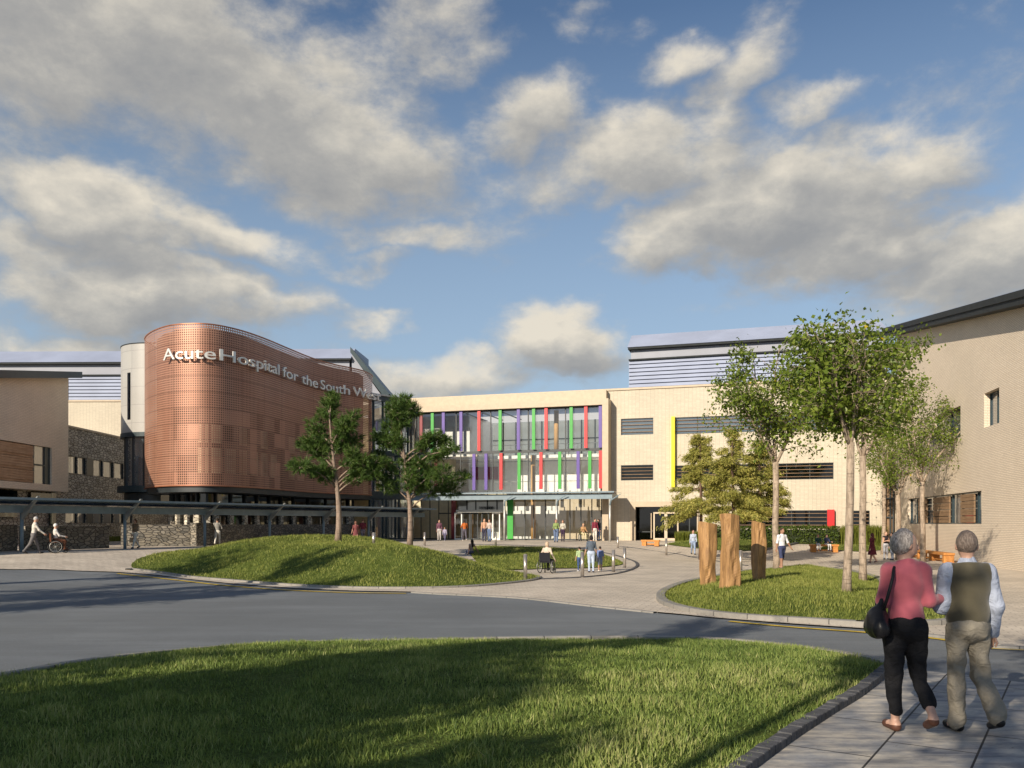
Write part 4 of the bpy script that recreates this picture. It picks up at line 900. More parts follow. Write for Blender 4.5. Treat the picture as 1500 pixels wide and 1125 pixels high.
# letters, one word per part, bent along the screen
UE = u_at(536)
sg = thing('hospital_sign', 'raised white lettering reading Acute Hospital for the South West on the copper screen', 'sign', (-18, 55, 12))
for wd_, pa, pb, asc in (('Acute', 247, 313.5, 1), ('Hospital', 318.5, 402, 1), ('for', 407, 430, 1), ('the', 435.5, 459.5, 1), ('South', 463.5, 508, 1), ('West', 512.5, 549, 1)):
    me = text_mesh(wd_, 1.02, .05); bm = bmesh.new(); bm.from_mesh(me)
    bmesh.ops.subdivide_edges(bm, edges=[e for e in bm.edges if abs(e.verts[0].co.x-e.verts[1].co.x) > .12], cuts=2); bm.to_mesh(me); bm.free()
    xs = [v.co.x for v in me.vertices]; ua = u_at(pa); ub = u_at(pb) if pb < 543 else UE+1.35; x0 = min(xs); k = (ub-ua)/(max(xs)-x0)
    for v in me.vertices:
        u = ua+(v.co.x-x0)*k
        p, dd = on_curve(min(u, UE), -.34-v.co.z)
        if u > UE: p = p+Vector((.53, .85))*(u-UE)
        v.co = Vector((p.x, p.y, 11.98+v.co.y))
    me.materials.append(MATS.get('sign_letter') or plain('sign_letter', (.72, .70, .66), .35, .25, .04)); link('word', me, sg)
# white stair drum
dr = thing('white_drum', 'pale grey curved stair drum with one dark slot beside the copper screen', 'building', (-25.2, 61.3, .3))
cc = Vector((-25.2, 61.5)); rr = 2.72
def drum(r, z0, z1, mat, name, a0=95, a1=275, n=40, parent=None):
    mb = MB(); uvs = []
    for i in range(n):
        A, B = R(lerp(a0, a1, i/n)), R(lerp(a0, a1, (i+1)/n)); p = (cc.x+r*math.cos(A), cc.y+r*math.sin(A)); q = (cc.x+r*math.cos(B), cc.y+r*math.sin(B))
        mb.quad([(*p, z0), (*q, z0), (*q, z1), (*p, z1)]); uvs += [(A*r, z0), (B*r, z0), (B*r, z1), (A*r, z1)]
    o = mb.build(name, mat, parent or dr, True); o.data.uv_layers[0].data.foreach_set('uv', np.array(uvs, np.float32).ravel()); return o
def pie(r, z, mat, name, a0=95, a1=290, th=.12, n=40):
    mb = MB(); b = [(cc.x+r*math.cos(R(lerp(a0, a1, i/n))), cc.y+r*math.sin(R(lerp(a0, a1, i/n)))) for i in range(n+1)]+[(cc.x+.5, cc.y+1)]
    mb.quad([(*p, z+th) for p in b]); mb.quad([(*p, z) for p in b[::-1]])
    for p, q in zip(b, b[1:]): mb.quad([(*p, z), (*q, z), (*q, z+th), (*p, z+th)])
    mb.build(name, mat, dr)
zD0, zD1 = 8.1, 14.2
for px in (0,): pass
def ang(px):
    best = 180
    for k in range(1800, 2760):
        A = R(k/10); x = (cc.x+rr*math.cos(A))/(cc.y+rr*math.sin(A))*F+CX
        if x >= px: return k/10
    return best
aS, aE = ang(186.4), ang(191.2); zs0, zs1 = CZ+(HY-615)*59.2/F, CZ+(HY-546)*59.2/F
drum(rr, zD0, zD1, M['white_panel'], 'drum_wall', 95, aS); drum(rr, zD0, zD1, M['white_panel'], 'drum_wall', aE, 285); drum(rr, zD0, zs0, M['white_panel'], 'drum_wall', aS, aE, 3); drum(rr, zs1, zD1, M['white_panel'], 'drum_wall', aS, aE, 3)
drum(rr-.25, zs0-.1, zs1+.1, M['dark'], 'slot_window', aS-4, aE+4, 6); pie(rr+.03, zD1+.002, M['fascia'], 'drum_cap', th=.06); pie(rr+.05, zD0-.3, M['teal'], 'drum_soffit', th=.295); pie(rr+.25, 3.95, M['teal'], 'base_slab', th=.45); pie(rr-.2, 3.2, M['dark'], 'slab_underside', th=.7)
drum(rr-.3, 4.4, zD0-.3, M['glass_blue'], 'drum_glazing'); drum(rr-1.4, 4.4, zD0-.3, M['tan_wall'], 'inner_core')
mb = MB()
for A in range(110, 290, 22): x, y = cc.x+(rr-.28)*math.cos(R(A)), cc.y+(rr-.28)*math.sin(R(A)); mb.tube([(x, y, 4.4), (x, y, zD0-.3)], .09, 6)
mb.build('drum_mullion', M['dark'], dr)
# ------------------------------------------------------------------ trees
def leaf_quads(pos, size, rng, up=.0, asp=.62, fold=True, droop=0.):
    """diamond leaves: numpy positions to verts and faces"""
    n = len(pos); d = rng.normal(0, 1, (n, 3)); d[:, 2] -= droop; d /= np.linalg.norm(d, axis=1)[:, None]
    e = rng.normal(0, 1, (n, 3)); e[:, 2] *= .6; e -= d*(e*d).sum(1)[:, None]; e /= np.linalg.norm(e, axis=1)[:, None]
    nn = np.cross(d, e); L = size*rng.uniform(.7, 1.3, n)[:, None]; w_ = L*asp/2
    V = np.zeros((n, 5, 3)); V[:, 0] = pos; V[:, 1] = pos+d*L*.42+e*w_+nn*L*.09; V[:, 2] = pos+d*L; V[:, 3] = pos+d*L*.42-e*w_+nn*L*.09; V[:, 4] = pos+d*L*.5
    b = (np.arange(n)*5)[:, None]; fa = np.concatenate([b+np.array([0, 4, 2, 1]), b+np.array([0, 3, 2, 4])], 1).ravel()
    return V.reshape(-1, 3), fa, np.full(n*2, 4)
def curve_path(p, d, L, rng, bend, lift, n=7):
    out = [p.copy()]; d = d/np.linalg.norm(d)
    for i in range(n):
        d = d+rng.normal(0, bend, 3)+np.array([0, 0, lift]); d /= np.linalg.norm(d); p = p+d*L/n; out.append(p.copy())
    return out, d
def birch(name, label, x, y, z, H, fork, rad, limbs, seed, nleaf, leaf=.10, group=None, spread=.45, leafmat='birch_leaf', bark='birch_bark', droop=.4, cat='tree', sparse=1., twist=.0, low=0.):
    rng = np.random.default_rng(seed); root = thing(name, label, cat, (x, y, z), 0, group)
    tr = MB(); LP = []
    base = np.array([x, y, z-.1]); top = np.array([x+np.clip(rng.normal(0, .05), -.08, .05), y+rng.normal(0, .06), z+fork])
    path = [base, base+(top-base)*.12+np.array([0, 0, 0]), base+(top-base)*.4+rng.normal(0, .04, 3)*[1, 1, 0], base+(top-base)*.7+rng.normal(0, .04, 3)*[1, 1, 0], top]
    tr.tube(path, [rad*1.35, rad*1.08, rad*.98, rad*.92, rad*.9], 10)
    for (a, tilt, Lf, rf) in limbs:
        d = np.array([math.sin(R(tilt))*math.cos(R(a)), math.sin(R(tilt))*math.sin(R(a)), math.cos(R(tilt))])
        L = (H-fork)*Lf; pt, dd = curve_path(top-np.array([0, 0, .12]), d, L, rng, .07, .035, 9)
        r0 = rad*rf; tr.tube(pt, [r0*(1-.82*i/9) for i in range(10)], 8)
        for k in range(15):
            f = rng.uniform(.10, .98); i = int(f*9); p0 = pt[min(i, 8)]+(pt[min(i+1, 9)]-pt[min(i, 8)])*(f*9-i)
            a2 = rng.uniform(0, 2*math.pi); dr = np.array([math.cos(a2), math.sin(a2), rng.uniform(.15, 1.0)])*1.0+dd*.3
            l2 = (H-fork)*rng.uniform(.16, .34)*(1.15-f*.6)*spread/.45; q, d2 = curve_path(p0, dr, l2, rng, .14, -.03, 6)
            tr.tube(q, [max(.006, r0*.28*(1-f*.5)*(1-.8*j/6)) for j in range(7)], 5, cap=False)
            for j in range(2, 7): LP.append((q[j], .16+.05*j*.6))
            for m_ in range(4):
                j = rng.integers(2, 7); q2, _ = curve_path(q[j], d2+rng.normal(0, .8, 3), l2*rng.uniform(.3, .6), rng, .2, -.12*droop, 5)
                tr.tube(q2, [.008, .007, .006, .005, .004, .003], 4, cap=False)
                for j2 in range(1, 6): LP.append((q2[j2], .17))
    tr.build('trunk', M[bark], root, True)
    C_ = np.array([p for p, _ in LP]); S_ = np.array([s for _, s in LP]); idx = rng.integers(0, len(C_), nleaf)
    w8 = np.array([mnoise.noise((p[0]*.8, p[1]*.8, p[2]*.8+seed)) for p in C_]); keep = rng.uniform(-.5, .35*1/sparse, nleaf) < w8[idx]+.1
    idx = idx[keep]; pos = C_[idx]+rng.normal(0, 1, (len(idx), 3))*S_[idx][:, None]
    pos = pos[pos[:, 2] > z+fork*.55+low]
    V, fa, sz = leaf_quads(pos, leaf, rng, droop=droop, asp=.72); rnd = np.repeat(np.clip(rng.beta(2.2, 2.6, len(pos))*.97+(rng.uniform(0, 1, len(pos)) > .994)*.5, 0, 1), 5)
    link('crown', raw_mesh('crown', V, fa, sz, M[leafmat], rnd), root); return root
def base_at(px, py, hf=None):
    x, y = ground(px, py, hf or terr_all); return x, y, terr_all(x, y)
def topz(y, py): return CZ+(HY-py)*y/F
GB = 'young broadleaf trees on the island and beside the buff brick block'
x, y, z = base_at(1240, 867); yB = y
birch('birch_tree', 'tallest pale barked tree nearest the road on the island lawn', x, y, z, topz(y, 466)-z, 4.0, .105, [(120, 5, 1., .7), (180, 26, 1., .55), (200, 36, .85, .45), (345, 12, .85, .5), (270, 22, .7, .45), (215, 12, .97, .5), (60, 22, .8, .4)], 3, 12500, .122, GB, low=-1.2, spread=.6)
x, y, z = base_at(1264, 851)
birch('birch_tree', 'greyer pale tree just behind the nearest island tree', x, y, z, topz(y, 470)-z, 4.6, .125, [(60, 8, .98, .62), (180, 24, .8, .5), (0, 24, .85, .5), (300, 16, .9, .5)], 5, 8500, .125, GB, low=-1.0, spread=.55)
x, y, z = base_at(1138, 834)
birch('birch_tree', 'forked pale tree right of the carved posts with a boy in white beside it', x, y, z, topz(y, 499)-z, 4.5, .138, [(180, 20, .92, .62), (120, 8, 1.0, .55), (10, 27, 1., .5), (330, 30, .85, .5), (225, 30, .75, .45)], 8, 13500, .13, GB, spread=.62, low=-.9)
x, y, z = base_at(1352, 823)
birch('birch_tree', 'slender tree in front of the long window of the buff brick block', x, y, z, topz(y, 540)-z, 4.6, .14, [(150, 10, .9, .55), (0, 26, 1.0, .5), (190, 30, .8, .45), (80, 16, .8, .45)], 12, 7500, .125, GB, low=.5)
x, y, z = base_at(1316, 820)
birch('birch_tree', 'thin leaning tree at the corner of the buff brick block behind the standing pair', x, y, z, topz(y, 590)-z, 4.0, .15, [(170, 22, .85, .55), (60, 14, 1., .5), (350, 26, .85, .45)], 15, 8000, .12, GB, low=.5)
x, y, z = base_at(1294, 812)
birch('birch_tree', 'slim tree standing left of the two talking women near the stair strip', x, y, z, topz(y, 585)-z, 4.8, .14, [(150, 14, 1., .55), (20, 22, .9, .5), (260, 25, .8, .45)], 18, 7000, .12, GB, low=.5)
# pines on the mound, crown pads placed in metres about the trunk
def pine(label, x, y, z, H, rad, pads, seed):
    rng = np.random.default_rng(seed); root = thing('pine_tree', label, 'tree', (x, y, z), 0, 'pines on the grass mound'); tr = MB(); lean = pads[0]
    n = 9; path = []
    for i in range(n+1):
        f = i/n; path.append(np.array([x+lean[0]*f**2.2+.05*math.sin(f*7), y+.1*math.sin(f*5), z-.1+(H-.75)*f]))
    tr.tube(path, [rad*(1.2 if i == 0 else 1)*(1-.86*i/n) for i in range(n+1)], 10)
    tuft = []
    for (dx, dz, rx, rz) in pads:
        dy = rng.uniform(-1, 1)*max(.5, abs(dx)*.7); c = np.array([x+dx, y+dy, z+dz]); f = max(.25, min(.93, (dz-.45-abs(dx)*.22)/(H-.5)))
        i = min(int(f*n), n-1); p0 = path[i]+(path[i+1]-path[i])*(f*n-i)
        mid = (p0+c)/2+np.array([0, 0, .12*abs(dx)+rng.normal(0, .08)]); q = [p0, p0*.6+mid*.4+np.array([0, 0, .05]), mid, c*.7+mid*.3, c]
        tr.tube(q, [.05, .042, .034, .024, .012], 6)
        rx, rz = rx*.88, rz*.92; k = int(60*rx*rz/.25*.62)+12
        for _ in range(k):
            u = rng.normal(0, 1, 3); u /= np.linalg.norm(u); r_ = rng.uniform(.25, 1)**.5*(1+.55*mnoise.noise(tuple(u*2.1+c))); tuft.append((c+u*np.array([rx, rx*.9, rz])*r_, u*np.array([1.3, 1.3, .8])+np.array([0, 0, .45])))
        for s_ in np.linspace(.45, 1, 10):
            for _ in range(3): tuft.append((p0*(1-s_)**2+2*mid*s_*(1-s_)+c*s_*s_+rng.normal(0, .13, 3), rng.normal(0, .5, 3)+(c-p0)*.6+np.array([0, 0, .4])))
        for _ in range(4):
            u = rng.normal(0, 1, 3)*np.array([rx, rx, rz])*.6; tr.tube([c-(c-mid)*.15, c+u*.5, c+u], [.018, .012, .006], 4, cap=False)
    tr.build('trunk', M['pine_bark'], root, True)
    P_ = np.array([a for a, _ in tuft]); D_ = np.array([b for _, b in tuft]); D_ /= np.linalg.norm(D_, axis=1)[:, None]; N = 22
    P2 = np.repeat(P_, N, 0)+np.repeat(D_, N, 0)*rng.uniform(-.08, .14, (len(P_)*N, 1)); D2 = np.repeat(D_, N, 0)*.9+rng.normal(0, .62, (len(P_)*N, 3)); D2 /= np.linalg.norm(D2, axis=1)[:, None]
    s = rng.normal(0, 1, D2.shape); s -= D2*(s*D2).sum(1)[:, None]; s /= np.linalg.norm(s, axis=1)[:, None]; L = rng.uniform(.16, .32, (len(P2), 1)); wd = .016
    V = np.stack([P2-s*wd, P2+s*wd, P2+D2*L], 1).reshape(-1, 3); fa = np.arange(len(V)); rnd = np.repeat(np.repeat(rng.beta(2, 2.4, len(P_)), N)*.7+rng.uniform(0, .3, len(P2)), 3)
    link('crown', raw_mesh('crown', V, fa, np.full(len(P2), 3), M['pine_leaf'], rnd), root)
y = 43.; x = (495-CX)*y/F; z = terr_all(x, y); k = y/F
pine('left hand pine of two on the mound, in front of the copper screen', x, y, z, (791-574)*k, .165, [((px-495)*k, (791-py)*k, rx*k, rz*k) for px, py, rx, rz in
     ((481, 598, 17, 24), (486, 580, 9, 10), (462, 626, 15, 17), (455, 648, 13, 17), (470, 650, 14, 14), (503, 628, 15, 16), (518, 615, 12, 18), (516, 640, 14, 13), (497, 648, 10, 12), (437, 645, 11, 9), (432, 676, 17, 9), (446, 684, 14, 8), (459, 660, 9, 12), (468, 690, 10, 7), (478, 686, 9, 7), (520, 664, 13, 9), (533, 676, 14, 11), (545, 690, 14, 12), (522, 690, 10, 6), (552, 675, 9, 9))], 21)
y = 44.; x = (600-CX)*y/F; z = terr_all(x, y); k = y/F
pine('right hand pine of two on the mound, in front of the glazed link', x, y, z, (796-574)*k, .155, [((px-600)*k, (796-py)*k, rx*k, rz*k) for px, py, rx, rz in
     ((584, 584, 11, 11), (577, 600, 13, 14), (598, 588, 9, 12), (606, 596, 8, 12), (573, 622, 14, 14), (588, 612, 13, 13), (565, 640, 13, 12), (580, 640, 14, 12), (552, 634, 10, 10), (640, 636, 11, 12), (652, 642, 9, 10), (662, 655, 12, 10), (644, 660, 10, 9), (629, 640, 8, 10), (548, 665, 14, 15), (541, 688, 13, 12), (563, 678, 13, 13), (566, 705, 16, 11), (602, 697, 15, 14), (614, 674, 11, 8), (650, 690, 18, 14), (657, 710, 16, 13), (630, 684, 8, 9), (677, 692, 9, 8), (622, 705, 8, 8), (593, 672, 10, 8))], 22)
# golden conifers behind the carved posts
def cedar(label, x, y, z, H, seed, wid, low):
    rng = np.random.default_rng(seed); root = thing('conifer_tree', label, 'tree', (x, y, z), 0, 'golden conifers behind the carved posts'); tr = MB()
    tr.tube([(x, y, z-.1), (x+.05, y, z+H*.4), (x-.03, y, z+H*.75), (x, y, z+H)], [.13, .09, .05, .012], 8); P_, D_ = [], []
    hz = low
    while hz < H-.25:
        f = (hz-low)/(H-low); L = wid*(1-f)**.95*rng.uniform(.75, 1.2)+.10
        for k in range(rng.integers(4, 7)):
            if rng.uniform() < .12: continue
            a = rng.uniform(0, 2*math.pi); l = L*rng.uniform(.6, 1.1); d = np.array([math.cos(a), math.sin(a), rng.uniform(-.05, .35)]); q, _ = curve_path(np.array([x, y, z+hz+rng.normal(0, .08)]), d, l, rng, .06, -.05, 6)
            tr.tube(q, [.028, .022, .018, .014, .01, .008, .005], 5, cap=False)
            for i in range(2, 7):
                for _ in range(int(6+7*l)): P_.append(q[i]+rng.normal(0, 1, 3)*np.array([.14, .14, .08])); D_.append((q[i]-q[i-1])/np.linalg.norm(q[i]-q[i-1])*.8+np.array([0, 0, -.45]))
        hz += rng.uniform(.27, .45)
    tr.build('trunk', M['dark_bark'], root, True)
    P_ = np.array(P_); D_ = np.array(D_); N = 8; P2 = np.repeat(P_, N, 0)+rng.normal(0, .05, (len(P_)*N, 3)); D2 = np.repeat(D_, N, 0)+rng.normal(0, .55, (len(P_)*N, 3)); D2 /= np.linalg.norm(D2, axis=1)[:, None]
    s = rng.normal(0, 1, D2.shape); s -= D2*(s*D2).sum(1)[:, None]; s /= np.linalg.norm(s, axis=1)[:, None]; L = rng.uniform(.10, .22, (len(P2), 1)); wd = .02
    V = np.stack([P2-s*wd*.4, P2+D2*L*.5-s*wd, P2+D2*L, P2+D2*L*.5+s*wd], 1).reshape(-1, 3)
    rnd = np.repeat(np.clip(np.repeat(rng.beta(2, 2, len(P_)), N)*.75+rng.uniform(0, .3, len(P2)), 0, 1), 4)
    link('crown', raw_mesh('crown', V, np.arange(len(V)), np.full(len(P2), 4), M['cedar_leaf'], rnd), root)
for i, (px, yy, tp, bt, wd, lab) in enumerate(((1026, 52, 630, 752, 2.1, 'golden conifer at the left of the clump behind the carved posts'), (1073, 48, 625, 757, 2.25, 'golden conifer rising behind the tallest carved post'), (1113, 50, 640, 755, 2.0, 'golden conifer on a dark trunk beside the right hand carved post'))):
    x = (px-CX)*yy/F; z = terr_all(x, yy); cedar(lab, x, yy, z, topz(yy, tp)-z, 31+i, wd, topz(yy, bt)-z)
# trees behind and beside the viewer whose shade falls on the lawn, the road and the mound
def shade_tree(tx, ty, h, r, seed, label, n=5200, leaf=.17, sparse=1.):
    off = h/math.tan(SUN_EL); x, y = tx-LA*off, ty-LB*off; z = terrain(x, y)-.05
    birch('shade_tree', label, x, y, z, h+r*.85, max(1.8, h-r*.95), .2 if sparse < 1.3 else .07, [(k*72+20, 26+10*(k % 2), .95, .5) for k in range(5)], seed, n, leaf, 'park trees behind and left of the viewer', spread=.45*r/2.2, droop=.2, sparse=sparse)
for i, (tx, ty, h, r, n, lf, sp, lab) in enumerate((
    (-27.2, 48.0, 3.0, 2.4, 7000, .17, .6, 'low bushy tree left of the frame shading the low stone walls'),
    (-13.5, 22.0, 6.5, 2.0, 5000, .17, .8, 'third roadside tree left of the frame, nearest the lawn'),
    (-14.0, 26.5, 6.5, 3.0, 9000, .17, 1, 'dense tree beside the road left of the frame, shading the far asphalt'), (-9.5, 27.5, 6.0, 2.4, 8000, .17, 1, 'second dense roadside tree left of the frame, nearer the mound'),
    (-13.0, 37.5, 8.0, 2.1, 3600, .17, 1, 'tall tree left of the frame shading the left end of the mound'), (-7.0, 35.5, 8.5, 1.8, 3200, .17, 1, 'tall tree left of the frame shading the middle of the mound'),
    (-4.6, 8.6, 6.5, 2.6, 9000, .2, .5, 'broad tree behind the viewer shading the left corner of the lawn'), (-1.9, 8.8, 7.2, 2.4, 9000, .2, .5, 'broad tree behind the viewer shading the middle of the lawn'), (-2.2, 6.2, 7.0, 2.4, 9000, .2, .5, 'broad tree behind the viewer shading the nearest grass'), (-1.6, 10.8, 7.6, 1.3, 3500, .18, .8, 'smaller tree behind the viewer at the lawn edge'), (0.0, 13.0, 8.5, 1.6, 3800, .17, .8, 'slim tree behind the viewer shading the top of the lawn'), (-4.2, 6.0, 6.0, 2.2, 7000, .2, .5, 'low broad tree behind the viewer at the lawn corner'),
    (3.6, 16.9, 9.0, 1.5, 2600, .17, 1, 'tall slim tree behind the viewer shading the road in front of the island'), (5.2, 8.0, 7.0, 1.9, 900, .2, 1.6, 'thin leaved tree behind the viewer dappling the slabs'), (9.0, 13.4, 8.2, 1.7, 2000, .18, 1.4, 'tree behind the viewer shading the road beside the slabs'), (5.2, 11.4, 7.4, .7, 700, .18, 1.4, 'small crowned tree behind the viewer by the slab corner'))):
    shade_tree(tx, ty, h, r, 60+i, lab, n, lf, sp)
# ------------------------------------------------------------------ hedges and reeds
def hedge(label, fr, a, b, n0, n1, h, zf, seed, dens=170):
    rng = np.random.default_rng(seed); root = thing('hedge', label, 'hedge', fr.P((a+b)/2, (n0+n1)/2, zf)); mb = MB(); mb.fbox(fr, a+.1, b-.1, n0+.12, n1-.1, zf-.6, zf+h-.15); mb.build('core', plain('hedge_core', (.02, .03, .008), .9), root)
    N = int((b-a)*h*dens*2); s = rng.uniform(a, b, N); q = rng.uniform(0, 1, N); zz = np.where(q < .6, rng.uniform(-.3, h, N), h+rng.normal(0, .06, N)); nn = np.where(q < .6, n0+rng.normal(0, .07, N), rng.uniform(n0, n1, N))
    pos = np.stack([fr.o[0]+fr.u[0]*s+fr.n[0]*nn, fr.o[1]+fr.u[1]*s+fr.n[1]*nn, zf+zz], 1); V, fa, sz = leaf_quads(pos, .16, rng, asp=.7)
    link('leaves', raw_mesh('leaves', V, fa, sz, M['hedge_leaf'], np.repeat(rng.beta(2, 2, N), 5)), root)
a = MW.s(1040, -1.1); hedge('clipped dark green hedge under the lowest window with the red fin', MW, a, MW.s(1230, -1.1), -1.5, -.35, .92, GZ+.15, 71)
def reeds(label, fr, a, b, n0, n1, h, zf, seed, N):
    rng = np.random.default_rng(seed); s = rng.uniform(a, b, N); nn = rng.uniform(n0, n1, N); x = fr.o[0]+fr.u[0]*s+fr.n[0]*nn; y = fr.o[1]+fr.u[1]*s+fr.n[1]*nn; hh = h*rng.uniform(.55, 1.1, N); ph = rng.uniform(0, 6.28, N); ln = hh*rng.uniform(.1, .55, N)
    b_ = np.stack([x, y, np.full(N, zf-.4)], 1); lx, ly = np.cos(ph)*ln, np.sin(ph)*ln; sx, sy = -np.sin(ph)*.018, np.cos(ph)*.018; S = np.stack([sx, sy, 0*sx], 1)
    m = b_+np.stack([lx*.35, ly*.35, hh*.72+.3], 1); t_ = b_+np.stack([lx, ly, hh+.3], 1); V = np.stack([b_-S, b_+S, m+S, m-S, t_], 1).reshape(-1, 3); base = (np.arange(N)*5)[:, None]
    o = link('ornamental_grass', raw_mesh('ornamental_grass', V, np.concatenate([base+np.array([0, 1, 2, 3]), base+np.array([3, 2, 4])], 1).ravel(), np.tile([4, 3], N), M['reed'], np.repeat(rng.beta(2, 2, N), 5))); tag(o, label, 'plant'); o['kind'] = 'stuff'
reeds('tall yellow green ornamental grass below the small window beside the stair strip', MW, MW.s(1232, -1.2), MW.s(1296, -1.2), -1.8, -.3, 1.25, GZ+.1, 72, 2600)
reeds('low ornamental grass tufts beside the side entrance doors', MW, MW.s(990, -1.4), MW.s(1036, -1.4), -2.2, -.4, .8, GZ+.1, 73, 1500)
reeds('strip of grass behind the low stone walls at the far left', ST, ST.s(120), ST.s(182), -1.6, -.2, .5, GZ, 74, 1500)
# ------------------------------------------------------------------ covered walkway
WK0, WK1 = Vector((-23.7, 41.2)), Vector((-8.3, 68.2)); WKF = Frame(WK0.x, WK0.y, WK1.x-WK0.x, WK1.y-WK0.y); WL = (WK1-WK0).length
wk = thing('covered_walkway', 'long blue grey covered walkway on steel posts along the copper building', 'canopy', (-17, 53, .3))
s0 = -9.; zr0, zr1 = 2.42, 2.98
def wtop(n): return lerp(zr0, zr1, (1.6-n)/2.9)
mb = MB()
for a in range(24):
    x0, x1 = lerp(s0, WL+2, a/24), lerp(s0, WL+2, (a+1)/24)
    mb.hexa([WKF.P(x0+.02, -1.1, wtop(-1.1)), WKF.P(x1-.02, -1.1, wtop(-1.1)), WKF.P(x1-.02, 1.5, wtop(1.5)), WKF.P(x0+.02, 1.5, wtop(1.5)), WKF.P(x0+.02, -1.1, wtop(-1.1)+.03), WKF.P(x1-.02, -1.1, wtop(-1.1)+.03), WKF.P(x1-.02, 1.5, wtop(1.5)+.03), WKF.P(x0+.02, 1.5, wtop(1.5)+.03)])
mb.build('roof', M['roof_glass'], wk)
mb = MB(); mb.fbox(WKF, s0, WL+2.1, -1.3, -1.102, wtop(-1.1)-.04, wtop(-1.1)+.07); mb.build('gutter', M['canopy'], wk)
mb = MB(); mb.fbox(WKF, s0, WL+2.05, -.16, .16, zr0-.12, zr0+.24); mb.fbox(WKF, s0, WL+2.0, 1.38, 1.52, zr0-.1, zr0+.02); mb.build('beam', M['canopy'], wk)
for px in (-150, 32, 183, 300, 395, 474, 540, 597):
    a = WKF.s(px); x, y, _ = WKF.P(a, 0, 0); z = terrain(x, y); mb = MB(); mb.tube([(x, y, z-.05), (x, y, zr0-.121)], .085, 10); p = mb.build('post', M['canopy'], wk, True)
    mb = MB(); P = WKF.P
    for sgn in (1,):
        pts = [(-.02, zr0-.5), (-.02, zr0-.12), (-1.36, wtop(-1.3)+.12), (-1.36, wtop(-1.3)+.06), (-.6, zr0-.02)]
        mb.quad([P(a-.06, n, z_) for n, z_ in pts]); mb.quad([P(a+.06, n, z_) for n, z_ in pts[::-1]])
        for (n0, z0), (n1, z1) in zip(pts, pts[1:]+pts[:1]): mb.quad([P(a-.06, n0, z0), P(a+.06, n0, z0), P(a+.06, n1, z1), P(a-.06, n1, z1)])
    mb.build('bracket', M['canopy_grey'], p)
# ------------------------------------------------------------------ low stone walls
def low_wall(label, px0, px1, ybase0, ybase1, hgt, thick=.45):
    x0, y0 = ground(px0, ybase0); x1, y1 = ground(px1, ybase1); fr = Frame(x0, y0, x1-x0, y1-y0); L = math.hypot(x1-x0, y1-y0); z = min(terrain(x0, y0), terrain(x1, y1))
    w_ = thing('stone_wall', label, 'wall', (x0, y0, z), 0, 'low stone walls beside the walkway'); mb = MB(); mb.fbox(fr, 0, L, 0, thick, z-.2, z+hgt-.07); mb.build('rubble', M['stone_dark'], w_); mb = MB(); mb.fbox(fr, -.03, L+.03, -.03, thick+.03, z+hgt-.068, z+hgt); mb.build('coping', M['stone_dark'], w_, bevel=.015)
low_wall('low stone wall cut by the left edge behind the first walkway post', -60, 25.5, 812, 806.5, 1.35)
low_wall('low stone wall behind the man pushing the wheelchair', 37, 160, 806.5, 802.5, 1.25)
low_wall('low stone wall behind the woman with the tan bag', 177, 286, 800.5, 799.5, 1.3)
low_wall('short sunlit stone wall end beside the man in the grey jacket', 287.5, 312, 799.8, 799, 1.42)
# ------------------------------------------------------------------ bollards
def bollard(px, py, hpx, label, hgt=None, yy=None):
    x, y = ground(px, py, terr_all); z = terr_all(x, y); h = hpx*y/F if hgt is None else hgt; r = .075
    t_ = thing('bollard', label, 'bollard', (x, y, z), 0, 'steel bollards around the round lawn'); mb = MB(); mb.tube([(x, y, z-.05), (x, y, z+h-.03)], r, 14); mb.build('shaft', M['steel'], t_, True)
    mb = MB(); mb.tube([(x, y, z+h-.029), (x, y, z+h-.008), (x, y, z+h)], [r, r, r-.012], 14); mb.build('cap', M['steel'], t_); mb = MB(); mb.tube([(x, y, z-.02), (x, y, z+.012)], .12, 14); mb.build('base_plate', M['steel'], t_)
for a in ((769.5, 848.5, 37, 'steel bollard at the right tip of the big grass mound'), (853, 846, 38, 'steel bollard in front of the family of three'), (898.5, 838, 33, 'steel bollard just right of the boy in blue, nearer of two'), (915, 832, 29.5, 'steel bollard at the tip of the round lawn, farther of two'),
          (726, 800.5, 20, 'steel bollard behind the round lawn in front of the entrance doors'), (905, 803, 17, 'steel bollard in front of the last canopy post'), (976, 813.5, 25, 'steel bollard beside the small timber bench at the side entrance'), (1085, 838, 32, 'steel bollard seen between the middle and right carved posts'),
          (622, 799.5, 20, 'steel bollard to the right of the right hand pine'), (547.5, 797, 17, 'steel bollard between the two pines')): bollard(*a)
